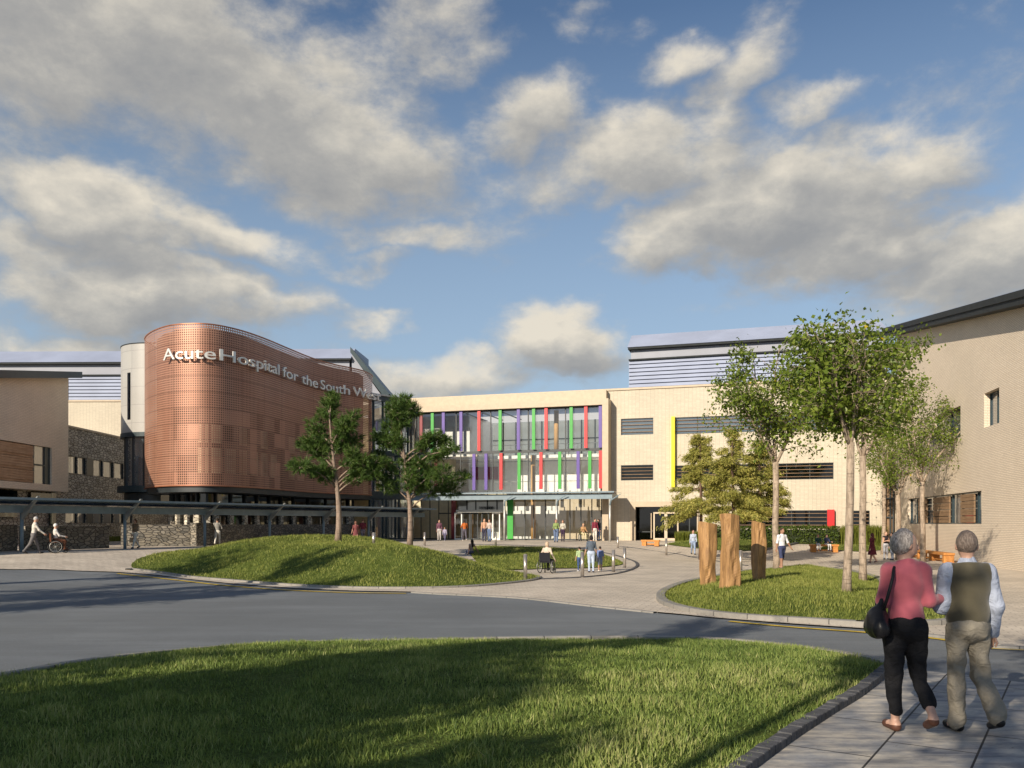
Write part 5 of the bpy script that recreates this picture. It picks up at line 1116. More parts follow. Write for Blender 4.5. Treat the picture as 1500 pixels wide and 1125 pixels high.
# ------------------------------------------------------------------ carved oak posts
def carved(px, py, top, wl, wr, label, seed):
    x, y = ground(px, py, terr_all); z = terr_all(x, y); H = (py-top)*y/F; hw = (wr-wl)/2*y/F; rng = np.random.default_rng(seed); mb = MB(); n = 26; seg = 20; V = []
    t_ = thing('timber_post', label, 'sculpture', (x, y, z), 0, 'carved timber posts on the island lawn'); ph = rng.uniform(0, 6.28, 4)
    for i in range(n+1):
        f = i/n; sw = rng.normal(0, .004); tw = .35*math.sin(f*2.6+ph[0])
        for k in range(seg):
            a = 2*math.pi*k/seg; c, s_ = math.cos(a), math.sin(a); sq = (abs(c)**5+abs(s_)**5)**(-1/5); rr_ = hw*.775*sq*(1+.10*math.sin(f*5+ph[1]+2*a)+.05*math.sin(f*11+ph[2]-a)); rr_ *= 1-.18*math.exp(-((a-4.3+tw*2)/.16)**2)*(1+.4*math.sin(f*9)); rr_ += .018*mnoise.noise((c*2, s_*2, f*5+seed))
            V.append((x+rr_*math.cos(a+tw*.4+.35), y+rr_*math.sin(a+tw*.4+.35), z-.06+f*(H+.06)+(.05*math.sin(a*1+ph[3]) if i == n else 0)))
    mb.v = V
    for i in range(n):
        for k in range(seg): k2 = (k+1) % seg; mb.f.append((i*seg+k, i*seg+k2, (i+1)*seg+k2, (i+1)*seg+k)); mb.m.append(0)
    mb.f.append(tuple(range(n*seg, n*seg+seg))); mb.m.append(0); mb.build('trunk_block', M['oak'], t_)
carved(1037, 856.5, 766, 1023.5, 1051, 'left of three carved oak posts, split down one side', 41); carved(1069.5, 859.5, 754.5, 1054, 1085, 'tallest and middle of three carved oak posts', 42); carved(1111.5, 849.5, 765, 1100, 1122, 'narrow right hand one of three carved oak posts', 43)
# ------------------------------------------------------------------ benches
def bench(label, x, y, L, rz, h=.46, d=.5, boxes=2):
    z = terr_all(x, y); t_ = thing('bench', label, 'bench', (x, y, z), rz); loc = Matrix.Translation((x, y, z)) @ Matrix.Rotation(rz, 4, 'Z')
    def add(nm, *b):
        mb = MB(); mb.box(*b); o = mb.build(nm, M['bench'], None, bevel=.012); o.data.transform(loc); attach(o, t_)
    add('seat', -L/2, L/2, -d/2, d/2, h-.13, h)
    for i in range(boxes): c = lerp(-L/2+.22, L/2-.22, i/(boxes-1)); add('leg', c-.16, c+.16, -d/2+.03, d/2-.03, 0, h-.132)
    add('stretcher', -L/2+.4, L/2-.4, -.05, .05, .1, .2)
x, y = ground(953, 800); bench('small orange timber bench in front of the side entrance doors', x, y, 1.35, R(-17))
x, y = ground(1207, 809); bench('orange timber bench with two children sitting on it', x, y, 1.9, R(-5), .55)
a = RB.s(1335); b = RB.s(1412); x, y, _ = RB.P((a+b)/2, -.75, 0); bench('long orange timber bench against the buff brick wall', x, y, (b-a), math.atan2(RB.u[1], RB.u[0]), .55, .6, 5)
# ------------------------------------------------------------------ people
import openvdb
CM = {}
def cloth(col, rough=.8, nm='cloth', var=.12, vs=14.):
    k = (tuple(col), nm)
    if k not in CM: CM[k] = plain(nm, col, rough, var=var, vscale=vs, spec=.2)
    return CM[k]
SKIN = {'pale': (.52, .31, .22), 'mid': (.36, .20, .13), 'dark': (.10, .055, .035)}
def rot_x(a): c, s = math.cos(a), math.sin(a); return np.array([[1, 0, 0], [0, c, -s], [0, s, c]])
def rot_z(a): c, s = math.cos(a), math.sin(a); return np.array([[c, -s, 0], [s, c, 0], [0, 0, 1]])
def sdf(p, X):
    if p[0] == 'cap':
        a, b, ra, rb = p[1:5]; ab = b-a; l2 = max((ab*ab).sum(), 1e-9); t_ = np.clip(((X-a)*ab).sum(-1)/l2, 0, 1)
        return np.linalg.norm(X-a-t_[..., None]*ab, axis=-1)-(ra+(rb-ra)*t_)
    c, r, Rm = p[1:4]; q = X-c
    if Rm is not None: q = q @ Rm
    k0 = np.linalg.norm(q/r, axis=-1); k1 = np.linalg.norm(q/(r*r), axis=-1); return k0*(k0-1)/np.maximum(k1, 1e-9)
def bbox(p):
    if p[0] == 'cap': m = max(p[3], p[4]); return np.minimum(p[1], p[2])-m, np.maximum(p[1], p[2])+m
    m = p[2].max(); return p[1]-m, p[1]+m
def polygonise(prims, k, vox, cuts=(), fold=0.):
    lo = np.min([bbox(p)[0] for p in prims], 0)-3*vox; hi = np.max([bbox(p)[1] for p in prims], 0)+3*vox
    n = np.ceil((hi-lo)/vox).astype(int)+1; D = np.full(n, .3, np.float32)
    ax = [lo[i]+vox*np.arange(n[i]) for i in range(3)]
    for p in prims:
        a, b = bbox(p); pad = k+3*vox; i0 = np.maximum(((a-pad-lo)/vox).astype(int), 0); i1 = np.minimum(((b+pad-lo)/vox).astype(int)+2, n)
        X = np.stack(np.meshgrid(*[ax[i][i0[i]:i1[i]] for i in range(3)], indexing='ij'), -1); d = sdf(p, X); s = tuple(slice(i0[i], i1[i]) for i in range(3)); e = D[s]
        kk = p[6] if len(p) > 6 else k
        h = np.clip(kk-np.abs(d-e), 0, None)/max(kk, 1e-6); D[s] = np.minimum(d, e)-h*h*kk*.25
    if cuts:
        X = np.stack(np.meshgrid(*ax, indexing='ij'), -1)
        for c, nrm in cuts: D = np.maximum(D, ((X-np.array(c))*np.array(nrm)).sum(-1).astype(np.float32))
    g = openvdb.FloatGrid(.3); g.copyFromArray(D.astype(np.float32)); pts, quads = g.convertToQuads(isovalue=0.)
    V = pts*vox+lo; Q = np.asarray(quads, np.int64)
    a, b, c, d = V[Q[:, 0]], V[Q[:, 1]], V[Q[:, 2]], V[Q[:, 3]]
    if (np.cross(c-a, d-b)*((a+c)/2-V.mean(0))).sum() < 0: Q = Q[:, ::-1]
    lab = np.argmin(np.stack([sdf(p, V) for p in prims], 0), 0)
    return V, Q, lab
def skeleton(q):
    """primitives in metres, facing +Y, feet at z 0; every primitive carries a region name"""
    H = q['H']; fem = q.get('fem', False); hs = q.get('head', 1.0); P = []; A = lambda *v: np.array(v, float)
    hw = .052; lean = R(q.get('lean', 0)); UP = rot_x(-lean); pv = A(0, 0, .52)
    def up(v): return pv+UP @ (A(*v)-pv)
    tq = q.get('bulk', 1.0)
    P.append(('ell', A(0, 0, .525), A(.094 if fem else .088, .068, .072)*tq, None, 'bottom'))
    P.append(('ell', up((0, 0, .61)), A(.074 if fem else .082, .056, .085)*tq, UP.T @ np.eye(3) if 0 else UP, 'top'))
    P.append(('ell', up((0, -.004, .725)), A(.088 if fem else .098, .062, .10)*tq, UP, 'top'))
    sw = q.get('sw', .088 if fem else .101)
    P.append(('cap', up((-sw, -.004, .80)), up((sw, -.004, .80)), .036, .036, 'top'))
    P.append(('cap', up((0, -.006, .78)), up((0, -.004, .835)), .055, .034, 'top'))
    if fem and hs < 1.1: P += [('ell', up((s*.038, .048, .73)), A(.036, .034, .036), None, 'top') for s in (-1, 1)]
    yaw = R(q.get('yaw', 0)); HR = UP @ rot_z(yaw) @ rot_x(R(q.get('nod', 0))); hc = up((0, .008, .93)); 
    def hd(v): return hc+HR @ (A(*v)*hs)
    P.append(('cap', up((0, -.006, .82)), hd((0, -.012, -.045)), .031, .029, 'skin'))
    P.append(('ell', hd((0, -.004, .008)), A(.045, .056, .062)*hs, HR, 'skin')); P.append(('ell', hd((0, .018, -.028)), A(.033, .036, .036)*hs, HR, 'skin'))
    P.append(('cap', hd((0, .052, .004)), hd((0, .064, -.018)), .006*hs, .009*hs, 'skin', .01)); P.append(('cap', hd((-.014, .048, -.036)), hd((.014, .048, -.036)), .006*hs, .006*hs, 'skin', .008))
    for s in (-1, 1): P.append(('ell', hd((s*.046, -.006, -.006)), A(.007, .014, .018)*hs, HR, 'skin', .008))
    J = {'head': hc, 'HR': HR, 'hs': hs, 'up': up}
    legs = q.get('legs', ((0, 0, 0), (0, 0, 0))); ank = []
    for s, (a, b, inn) in zip((-1, 1), legs):
        hp = A(s*hw, 0, .505); a_, b_ = R(a), R(b); rz = R(inn)*-s
        def ry(v): return A(v[0]*math.cos(rz)-v[2]*-math.sin(rz)*1, v[1], v[2]*math.cos(rz)) if 0 else A(v[0]+math.sin(rz)*-v[2], v[1], v[2])
        kn = hp+ry((0, math.sin(a_), -math.cos(a_)))*.232; an = kn+ry((0, math.sin(a_-b_), -math.cos(a_-b_)))*.236; ft = R(q.get('foot', (0, 0))[(s+1)//2]); fa = (a_-b_)*.55 if abs(a-b) > 12 and a < 60 else 0
        fd = A(s*.12, math.cos(fa-ft*0), math.sin(fa)); lr = q.get('legr', 1.0)
        P.append(('cap', hp, kn, .057*lr*(1.05 if fem else 1), .037*lr, 'thigh')); P.append(('cap', kn, an, .036*lr, .024*max(1, lr*.95), 'shin'))
        P.append(('cap', an+A(0, -.012, -.018), an+fd*.085+A(0, 0, -.028), .019, .015, 'foot')); P.append(('cap', an+A(0, -.012, -.02), an+fd*.05+A(0, 0, -.026), .02, .02, 'foot')); ank.append(an)
        J['knee%d' % s] = kn; J['ank%d' % s] = an
    arms = q.get('arms', ((4, 8, 12, 0), (4, 8, 12, 0)))
    for s, ar in zip((-1, 1), arms):
        sh = up((s*(sw+.006), -.004, .795))
        if len(ar) == 2: el, wr = A(*ar[0])/H, A(*ar[1])/H
        else:
            a_, ab, e, inn = map(R, ar); el = sh+UP @ A(s*math.sin(ab), math.sin(a_)*math.cos(ab), -math.cos(a_)*math.cos(ab))*.172; ff = ab-inn; wr = el+UP @ A(s*math.sin(ff), math.sin(a_+e)*math.cos(ff), -math.cos(a_+e)*math.cos(ff))*.145
        br = 1. if not fem else .9
        P.append(('cap', sh, el, .033*br, .026*br, 'uarm')); P.append(('cap', el, wr, .026*br, .0175*br, 'farm'))
        d = (wr-el)/np.linalg.norm(wr-el); side = np.cross(d, A(s, 0.2, .1)); side /= np.linalg.norm(side); nrm = np.cross(side, d)
        pc = wr+d*.026; P.append(('ell', pc, A(.0105, .022, .030), np.stack([nrm, side, d], 1), 'hand', .012))
        for i, L in enumerate((.036, .041, .039, .031)):
            o = wr+d*.048+side*(.0165-.011*i); m = o+d*L*.5+nrm*(-s)*.006; P.append(('cap', o-d*.012, m, .0056, .0052, 'hand', .003)); P.append(('cap', m, m+d*L*.42+nrm*(-s)*.016, .0052, .0045, 'hand', .003))
        o = wr+d*.018+side*.02; P.append(('cap', o, o+side*.017+d*.022, .0068, .006, 'hand', .005)); P.append(('cap', o+side*.017+d*.022, o+side*.018+d*.042+nrm*(-s)*.008, .006, .005, 'hand', .004)); J['wr%d' % s] = wr; J['sh%d' % s] = sh; J['el%d' % s] = el
    zmin = min(bbox(p)[0][2] for p in P) if q.get('drop') is None else -q['drop']/H+.455
    if q.get('drop') is not None: pass
    out = []
    for p in P:
        if p[0] == 'cap': out.append(('cap', (p[1]-A(0, 0, zmin))*H, (p[2]-A(0, 0, zmin))*H, p[3]*H, p[4]*H, p[5])+((p[6]*H,) if len(p) > 6 else ()))
        else: out.append(('ell', (p[1]-A(0, 0, zmin))*H, p[2]*H, p[3], 0, p[4]) if len(p) < 6 else ('ell', (p[1]-A(0, 0, zmin))*H, p[2]*H, p[3], 0, p[4], p[5]*H))
    for kx in list(J):
        if isinstance(J[kx], np.ndarray) and J[kx].shape == (3,): J[kx] = (J[kx]-A(0, 0, zmin))*H
    J['z0'] = zmin*H; return out, J
def quads_obj(name, V, Q, mats, mi, parent, M4, smooth=True):
    W = np.c_[V, np.ones(len(V))] @ np.array(M4).T; me = raw_mesh(name, W[:, :3], Q.ravel(), np.full(len(Q), 4), mats, None, smooth, mi); return link(name, me, parent)
def hair_prims(J, H, style):
    hc, HR, hs = J['head'], J['HR'], J['hs']
    def hd(v): return hc+HR @ (np.array(v)*hs*H)
    s = hs*H; out = [('ell', hd((0, -.010, .013)), np.array([.050, .058, .062])*s, HR, 0, 'hair')]
    if style in ('bob', 'long'): out += [('ell', hd((0, -.022, -.02)), np.array([.053, .045, .058])*s, HR, 0, 'hair')]
    if style == 'long': out += [('cap', hd((0, -.035, -.02)), hd((0, -.058, -.17)), .046*s, .036*s, 'hair')]
    if style == 'bun': out += [('ell', hd((0, -.062, .03)), np.array([.026, .024, .026])*s, HR, 0, 'hair')]
    if style == 'verylong': out += [('ell', hd((0, -.022, -.02)), np.array([.053, .045, .058])*s, HR, 0, 'hair'), ('cap', hd((0, -.04, -.02)), hd((0, -.075, -.30)), .05*s, .042*s, 'hair')]
    n1 = HR @ np.array([0, .86, -.5]); cuts = [(hd((0, .022, .0)), n1)]
    if style in ('short', 'bun'): n2 = HR @ np.array([0, .35, -.93]); cuts.append((hd((0, -.02, -.03)), n2))
    return out, cuts
def person(label, pos, H, head, top, bottom, shoe=(.03, .03, .03), hair=(.05, .035, .025), style='short', skin='pale', sleeves='long', legs_as='bottom', group=None, skirt=None, vox=.0155, jacket=None, **q):
    x, y, z = pos; q['H'] = H; prims, J = skeleton(q); rz = R(head)
    root = thing('person', label, 'person', (x, y, z), rz, group); M4 = Matrix.Translation((x, y, z)) @ Matrix.Rotation(rz, 4, 'Z')
    V, Q, lab = polygonise(prims, .03*H, vox*H/1.7)
    sk = cloth(SKIN[skin] if isinstance(skin, str) else skin, .55, 'skin', .06); mats = [sk, cloth(top), cloth(bottom), cloth(shoe, .5, 'shoe')]
    reg = {'skin': 0, 'hand': 0, 'top': 1, 'bottom': 2, 'uarm': 1 if sleeves != 'none' else 0, 'farm': 1 if sleeves == 'long' else 0, 'thigh': 2 if legs_as != 'bare' else 0, 'shin': 2 if legs_as == 'bottom' else 0, 'foot': 3}
    pl = np.array([reg[p[5] if p[0] == 'cap' else p[5]] for p in prims]); mi = pl[lab][Q[:, 0]]
    quads_obj('body', V, Q, mats, mi, root, M4)
    hp, cuts = hair_prims(J, H, style); V, Q, _ = polygonise(hp, .02*H, .012*H/1.7, cuts); quads_obj('hair', V, Q, [cloth(hair, .6, 'hair', .2, 30.)], None, root, M4)
    if skirt:
        z1, z0, r1, r0, col = skirt; mb = MB(); seg = 28; n = 6; up = J['up']
        for i in range(n+1):
            f = i/n; zz = lerp(z1, z0, f)*H; r = lerp(r1, r0, f**.8)*H
            for k in range(seg): a = 2*math.pi*k/seg; rr_ = r*(1+.06*f*math.sin(a*7+1)); mb.v.append(tuple(M4 @ Vector((rr_*math.cos(a)*1.05, rr_*math.sin(a)*.82, zz))))
        for i in range(n):
            for k in range(seg): k2 = (k+1) % seg; mb.f.append((i*seg+k, (i+1)*seg+k, (i+1)*seg+k2, i*seg+k2)); mb.m.append(0)
        mb.build('skirt', cloth(col), root, True)
    return root, J, M4
def at(px, py, hf=None):
    x, y = ground(px, py, hf or terr_all); return (x, y, terr_all(x, y))
def tote(label, J, M4, wrist, col, sz=(.34, .12, .26), drop=.32):
    c = Vector(J[wrist]); mb = MB(); b_ = thing('handbag', label, 'bag', tuple(M4 @ (c-Vector((0, 0, drop)))))
    x, y, z = c.x, c.y, c.z-drop; w_, d, h = sz[0]/2, sz[1]/2, sz[2]
    mb.hexa([tuple(M4 @ Vector(p)) for p in ((x-d, y-w_, z-h/2), (x+d, y-w_, z-h/2), (x+d, y+w_, z-h/2), (x-d, y+w_, z-h/2), (x-d*.6, y-w_*.9, z+h/2), (x+d*.6, y-w_*.9, z+h/2), (x+d*.6, y+w_*.9, z+h/2), (x-d*.6, y+w_*.9, z+h/2))]); mb.build('bag_body', cloth(col, .5, 'leather'), b_, bevel=.02)
    mb = MB(); mb.tube([tuple(M4 @ Vector(p)) for p in ((x, y-w_*.5, z+h/2-.01), (x, y-w_*.3, c.z-.06), (x, y, c.z-.02), (x, y+w_*.3, c.z-.06), (x, y+w_*.5, z+h/2-.01))], .012, 6); mb.build('handle', cloth(col, .5, 'leather'), b_)
def wheelchair(label, pos, head, frame=(.05, .05, .055), seatc=(.03, .03, .035)):
    x, y, z = pos; rz = R(head); M4 = Matrix.Translation((x, y, z)) @ Matrix.Rotation(rz, 4, 'Z'); root = thing('wheelchair', label, 'wheelchair', pos, rz); T = lambda p: tuple(M4 @ Vector(p))
    fm, sm_, ty = cloth(frame, .35, 'frame'), cloth(seatc, .7, 'seat'), cloth((.02, .02, .02), .7, 'tyre')
    def ring(cx, cy, cz, r, rt, n=28): return [T((cx, cy+r*math.cos(2*math.pi*k/n), cz+r*math.sin(2*math.pi*k/n))) for k in range(n+1)]
    for s in (-1, 1):
        mb = MB(); mb.tube(ring(s*.30, -.08, .30, .285, 0), .018, 8, cap=False); wl = mb.build('wheel', ty, root, True)
        mb = MB(); mb.tube(ring(s*.335, -.08, .30, .25, 0), .008, 6, cap=False)
        for k in range(10): a = 2*math.pi*k/10; mb.tube([T((s*.30, -.08, .30)), T((s*.30, -.08+.275*math.cos(a), .30+.275*math.sin(a)))], .004, 4)
        mb.tube([T((s*.27, -.08, .30)), T((s*.34, -.08, .30))], .03, 8); mb.build('rim', M['canopy_light'], wl)
        mb = MB(); mb.tube(ring(s*.24, .36, .09, .075, 0, 14), .016, 6, cap=False); mb.build('caster', ty, root)
        mb = MB()
        for pth in ([(s*.25, -.24, .28), (s*.25, -.26, .92), (s*.25, -.38, .96)], [(s*.25, -.24, .48), (s*.25, .28, .50), (s*.24, .40, .22), (s*.20, .52, .12)], [(s*.25, -.25, .70), (s*.26, .18, .70), (s*.25, .2, .5)], [(s*.24, .36, .17), (s*.24, .30, .48)], [(s*.25, -.2, .3), (s*.25, .3, .3)]): mb.tube([T(p) for p in pth], .013, 6)
        mb.build('side_frame', fm, root); mb = MB(); mb.hexa([T(p) for p in ((s*.14-.07, .44, .10), (s*.14+.07, .44, .10), (s*.14+.07, .60, .13), (s*.14-.07, .60, .13), (s*.14-.07, .44, .12), (s*.14+.07, .44, .12), (s*.14+.07, .60, .15), (s*.14-.07, .60, .15))]); mb.build('footrest', fm, root)
    mb = MB(); mb.hexa([T(p) for p in ((-.24, -.24, .47), (.24, -.24, .47), (.24, .24, .49), (-.24, .24, .49), (-.24, -.24, .52), (.24, -.24, .52), (.24, .24, .54), (-.24, .24, .54))]); mb.build('seat', sm_, root)
    mb = MB(); mb.hexa([T(p) for p in ((-.24, -.27, .52), (.24, -.27, .52), (.24, -.24, .52), (-.24, -.24, .52), (-.24, -.30, .92), (.24, -.30, .92), (.24, -.27, .92), (-.24, -.27, .92))]); mb.build('backrest', sm_, root)
WALK = ((22, 6, 1), (-20, 18, 1)); WALK2 = ((-18, 22, 1), (22, 8, 1)); STAND = ((2, 2, 0), (-2, 2, 0)); SIT = ((86, 84, -4), (86, 84, -4))
def off(p, dx, dy): return (p[0]+dx, p[1]+dy, terr_all(p[0]+dx, p[1]+dy))
# far left: man pushing a wheelchair to the right, along the walkway
p = at(49, 811); person('white haired man in a white shirt and grey trousers pushing a wheelchair', p, 1.76, -55, (.62, .58, .52), (.16, .15, .15), hair=(.5, .48, .46), legs=WALK, arms=((38, 6, 22, 4), (38, 6, 22, 4)), lean=8)
hd_ = R(-55); f = (-math.sin(hd_), math.cos(hd_)); wp = off(p, f[0]*.95, f[1]*.95); wheelchair('brown wheelchair pushed by the man in the white shirt', wp, -55, (.10, .05, .03), (.16, .06, .03))
person('seated person in white riding in the brown wheelchair', (wp[0]-f[0]*.04, wp[1]-f[1]*.04, wp[2]), 1.62, -55, (.66, .62, .58), (.17, .07, .04), hair=(.75, .73, .7), legs=SIT, arms=((30, 8, 50, 10), (30, 8, 50, 10)), drop=.50)
p = at(198, 803.5); r_ = person('curly haired woman in a brown jacket and white trousers walking with a tan bag', p, 1.66, 160, (.24, .165, .10), (.72, .68, .60), (.04, .03, .03), (.12, .05, .03), 'bob', legs=WALK, arms=((10, 8, 60, 6), (-12, 10, 20, 0)), fem=True); tote('cream tan bag carried by the curly haired woman', r_[1], r_[2], 'wr1', (.62, .44, .27))
p = at(318.5, 799); person('man in a grey jacket and white trousers seen from behind near the stone wall', p, 1.75, 8, (.28, .27, .25), (.74, .70, .62), (.1, .07, .05), (.03, .025, .02), legs=WALK2, arms=((18, 14, 40, 10), (18, 14, 40, 10)))
p = at(521, 796.0, terrain); person('shorter of two people in maroon patterned clothes left of the glazed link', p, 1.58, 20, (.22, .07, .07), (.20, .06, .06), (.5, .45, .4), (.2, .1, .07), 'bob', legs=WALK, fem=True, sleeves='short', skirt=(.60, .24, .09, .13, (.19, .06, .065)), legs_as='bare', arms=((-10, 14, 20, 0), (20, 14, 20, 0)))
p = at(531.5, 794.5, terrain); person('taller of two people, in a maroon top and grey trousers, by the glazed link', p, 1.74, 25, (.17, .03, .045), (.20, .17, .20), (.6, .55, .5), (.2, .12, .08), legs=WALK2, arms=((8, 10, 40, 0), (12, 10, 40, 0)), sleeves='short')
# entrance group
p = at(643.5, 792.5); person('slim woman in a plum top and pale trousers left of the sliding doors', p, 1.66, 190, (.16, .07, .10), (.50, .47, .45), hair=(.10, .05, .03), style='bob', legs=STAND, fem=True)
p = at(651.5, 792.8); person('child in a lilac top holding position beside the plum top woman', p, 1.12, 170, (.36, .33, .44), (.13, .12, .2), (.6, .6, .6), (.10, .06, .05), 'short', head=1.25, legs=WALK) if 0 else person('small child in a lilac top beside the woman in plum', p, 1.12, 170, (.36, .33, .44), (.13, .12, .2), (.6, .6, .6), (.10, .06, .05), 'short', legs=WALK)
p = at(680.5, 792.0); person('person in an orange top walking into the sliding doors', p, 1.72, 15, (.48, .13, .03), (.11, .10, .13), (.65, .6, .55), (.03, .02, .02), skin='dark', legs=WALK, sleeves='short', arms=((30, 12, 70, 20), (20, 12, 60, 20)))
p = at(709.5, 793.0); person('man in a peach shirt standing right of the sliding doors', p, 1.74, 200, (.62, .36, .24), (.06, .06, .10), hair=(.2, .09, .05), legs=STAND, arms=((20, 10, 50, 10), (5, 10, 15, 0)))
p = at(717, 793.3); person('woman with a rust shoulder bag and blue jeans next to the peach shirt man', p, 1.68, 150, (.50, .42, .38), (.12, .17, .30), hair=(.10, .04, .03), style='long', legs=STAND, fem=True, arms=((0, 12, 30, 8), (10, 12, 60, 10)))
p = at(690, 811.5); person('girl with very long dark hair sitting on the slope of the big mound', p, 1.62, 35, (.42, .34, .32), (.10, .11, .17), (.3, .2, .15), (.018, .013, .012), 'verylong', skin='mid', legs=((96, 70, -6), (96, 60, -6)), drop=.02, fem=True, sleeves='none', arms=((-20, 14, 10, 0), (-25, 28, 4, 0)), lean=-10)
p = at(814.5, 794.3); person('red haired woman in a green top and wide blue jeans outside the glazing', p, 1.70, 185, (.25, .33, .12), (.13, .18, .30), hair=(.22, .04, .03), style='long', legs=STAND, fem=True, legr=1.25, arms=((10, 12, 70, 10), (10, 12, 60, 10)))
p = at(824.5, 793.2); person('woman in a pale grey jacket and dark trousers beside the red haired woman', p, 1.64, 165, (.50, .47, .40), (.05, .03, .06), hair=(.22, .10, .06), style='bob', legs=STAND, fem=True, arms=((10, 10, 60, 10), (5, 10, 20, 0)))
wp = at(854.5, 792.6); wheelchair('dark wheelchair facing the viewer outside the right hand glazing', wp, 190, (.12, .12, .05), (.10, .09, .04)); person('seated woman in a striped tan top in the wheelchair by the glazing', wp, 1.64, 190, (.46, .27, .13), (.66, .58, .36), hair=(.45, .28, .15), style='bob', legs=SIT, arms=((30, 10, 50, 14), (30, 10, 50, 14)), drop=.5, fem=True)
p = at(871.5, 792.6); person('man in a maroon jacket and white trousers at the right end of the glazing', p, 1.74, 200, (.22, .035, .06), (.72, .68, .62), (.5, .4, .3), (.05, .02, .02), legs=STAND)
p = at(876.5, 792.4); person('woman in a black top and blue jeans beside the maroon jacket man', p, 1.70, 150, (.02, .02, .025), (.11, .16, .30), hair=(.012, .010, .010), style='long', legs=STAND, fem=True)
# round lawn path
hd_ = -25; wp = at(801, 839.5); wheelchair('black wheelchair with chrome rims rolling past the round lawn', wp, hd_, (.06, .06, .065), (.015, .015, .02))
person('blonde woman in a cream cardigan pushing her own wheelchair past the round lawn', wp, 1.66, hd_, (.66, .53, .43), (.02, .02, .03), (.03, .03, .03), (.55, .42, .30), 'bob', legs=SIT, arms=((-12, 24, 50, 6), (-12, 24, 50, 6)), drop=.5, fem=True, lean=4)
p = at(849, 836.8); person('little boy in a pale green top and blue jeans left of the family', p, 1.12, 20, (.40, .52, .28), (.06, .10, .24), (.6, .6, .6), (.025, .02, .02), legs=STAND, sleeves='short', bulk=1.1)
p = at(866, 838.5); r_ = person('woman in a dark denim shirt and pale blue jeans between two small boys', p, 1.66, 5, (.10, .125, .16), (.46, .54, .68), (.05, .04, .05), (.02, .016, .015), 'bob', legs=STAND, fem=True, bulk=1.12, sleeves='short', arms=((5, 14, 20, 6), (5, 14, 20, 6))); tote('dark grey bag hanging at the right side of the denim shirt woman', r_[1], r_[2], 'wr1', (.06, .065, .07), (.30, .10, .28), .22)
p = at(879, 836.8); person('little boy in blue with shorts and white shoes at the right of the family', p, 1.18, -5, (.16, .22, .42), (.20, .23, .33), (.75, .75, .75), (.04, .03, .025), legs=WALK, sleeves='short', legs_as='shorts', bulk=1.1)
# right of the plaza
p = at(1015.5, 812.3); r_ = person('walker in a pale blue jacket and jeans left of the carved posts', p, 1.70, 175, (.44, .50, .62), (.26, .33, .47), hair=(.14, .05, .06), style='bob', legs=WALK, fem=True); tote('black bag carried by the walker in the pale blue jacket', r_[1], r_[2], 'wr-1', (.015, .015, .02), (.36, .14, .4), .1)
p = at(1145.5, 833.8); person('boy in a white shirt and navy shorts stepping out behind the forked tree', p, 1.68, 205, (.72, .72, .76), (.05, .06, .13), (.1, .1, .12), (.06, .035, .025), skin='mid', legs=((-10, 8, 0), (8, 4, 0)), sleeves='short', legs_as='shorts', arms=((8, 22, 12, 0), (-8, 8, 10, 0)))
bx = at(1207, 809)
person('child in dark green with red hair sitting at the left of the timber bench', (bx[0]-.42, bx[1]-.02, bx[2]), 1.38, 170, (.03, .07, .06), (.65, .63, .6), (.03, .03, .04), (.30, .04, .03), 'bob', legs=SIT, drop=.47, arms=((25, 8, 60, 12), (25, 8, 60, 12)))
person('child in a navy and white top sitting at the right of the timber bench', (bx[0]+.18, bx[1]-.02, bx[2]), 1.40, 195, (.05, .06, .12), (.68, .67, .66), (.05, .06, .1), (.14, .09, .07), 'short', legs=SIT, drop=.47, arms=((25, 8, 60, 12), (25, 8, 60, 12)))
p = at(1277.5, 824.5); person('woman in a dark burgundy dress walking away behind the island trees', p, 1.68, 30, (.10, .018, .03), (.10, .018, .03), (.25, .15, .13), (.09, .03, .03), 'long', legs=((-16, 20, 0), (16, 4, 0)), legs_as='bare', fem=True, skirt=(.64, .27, .074, .155, (.10, .018, .03)), arms=((-14, 10, 14, 0), (14, 10, 14, 0)))
p = at(1297.5, 819.5); person('fair woman in a black top and grey trousers talking beside the slim tree', p, 1.70, 195, (.03, .025, .03), (.42, .42, .45), (.04, .04, .05), (.30, .20, .13), 'bun', legs=STAND, fem=True, sleeves='none', arms=((15, 12, 90, 24), (15, 12, 90, 24)))
p = at(1307, 820.5); person('dark haired woman in a dark top and blue grey trousers facing the fair woman', p, 1.64, 100, (.03, .04, .05), (.30, .34, .42), (.05, .05, .08), (.02, .02, .02), 'short', legs=STAND, fem=True)
# reflection in the door is left to the glass
# ------------------------------------------------------------------ the couple in front
def inflate(prims, names, add, scale=1.0):
    out = []
    for p in prims:
        if p[5] in names:
            a = names[p[5]]; out.append(('cap', p[1], p[2], p[3]*scale+a, p[4]*scale+a, p[5]) if p[0] == 'cap' else ('ell', p[1], p[2]*scale+a, p[3], 0, p[5]))
    return out
def drape(V, Q, amp, seed, fz=2.2, fx=9.):
    me = bpy.data.meshes.new('d'); me.from_pydata(V.tolist(), [], Q.tolist()); N = np.empty(len(V)*3); me.vertices.foreach_get('normal', N); N = N.reshape(-1, 3); bpy.data.meshes.remove(me)
    d = np.array([mnoise.noise((v[0]*fx+seed+v[2]*2.2, v[1]*fx, v[2]*fz*2.2+.8*math.sin(v[0]*8)))+.5*mnoise.noise((v[0]*fx*2.1, v[1]*fx*2+seed, v[2]*fz*4.4)) for v in V]); return V+N*(d*amp)[:, None]
def garment(name, prims, k, vox, cuts, col, root, M4, amp=.006, seed=0, mat=None, fz=2.2, fx=9.):
    V, Q, _ = polygonise(prims, k, vox, cuts); V = drape(V, Q, amp, seed, fz, fx) if amp else V
    return quads_obj(name, V, Q, [mat or cloth(col)], None, root, M4)
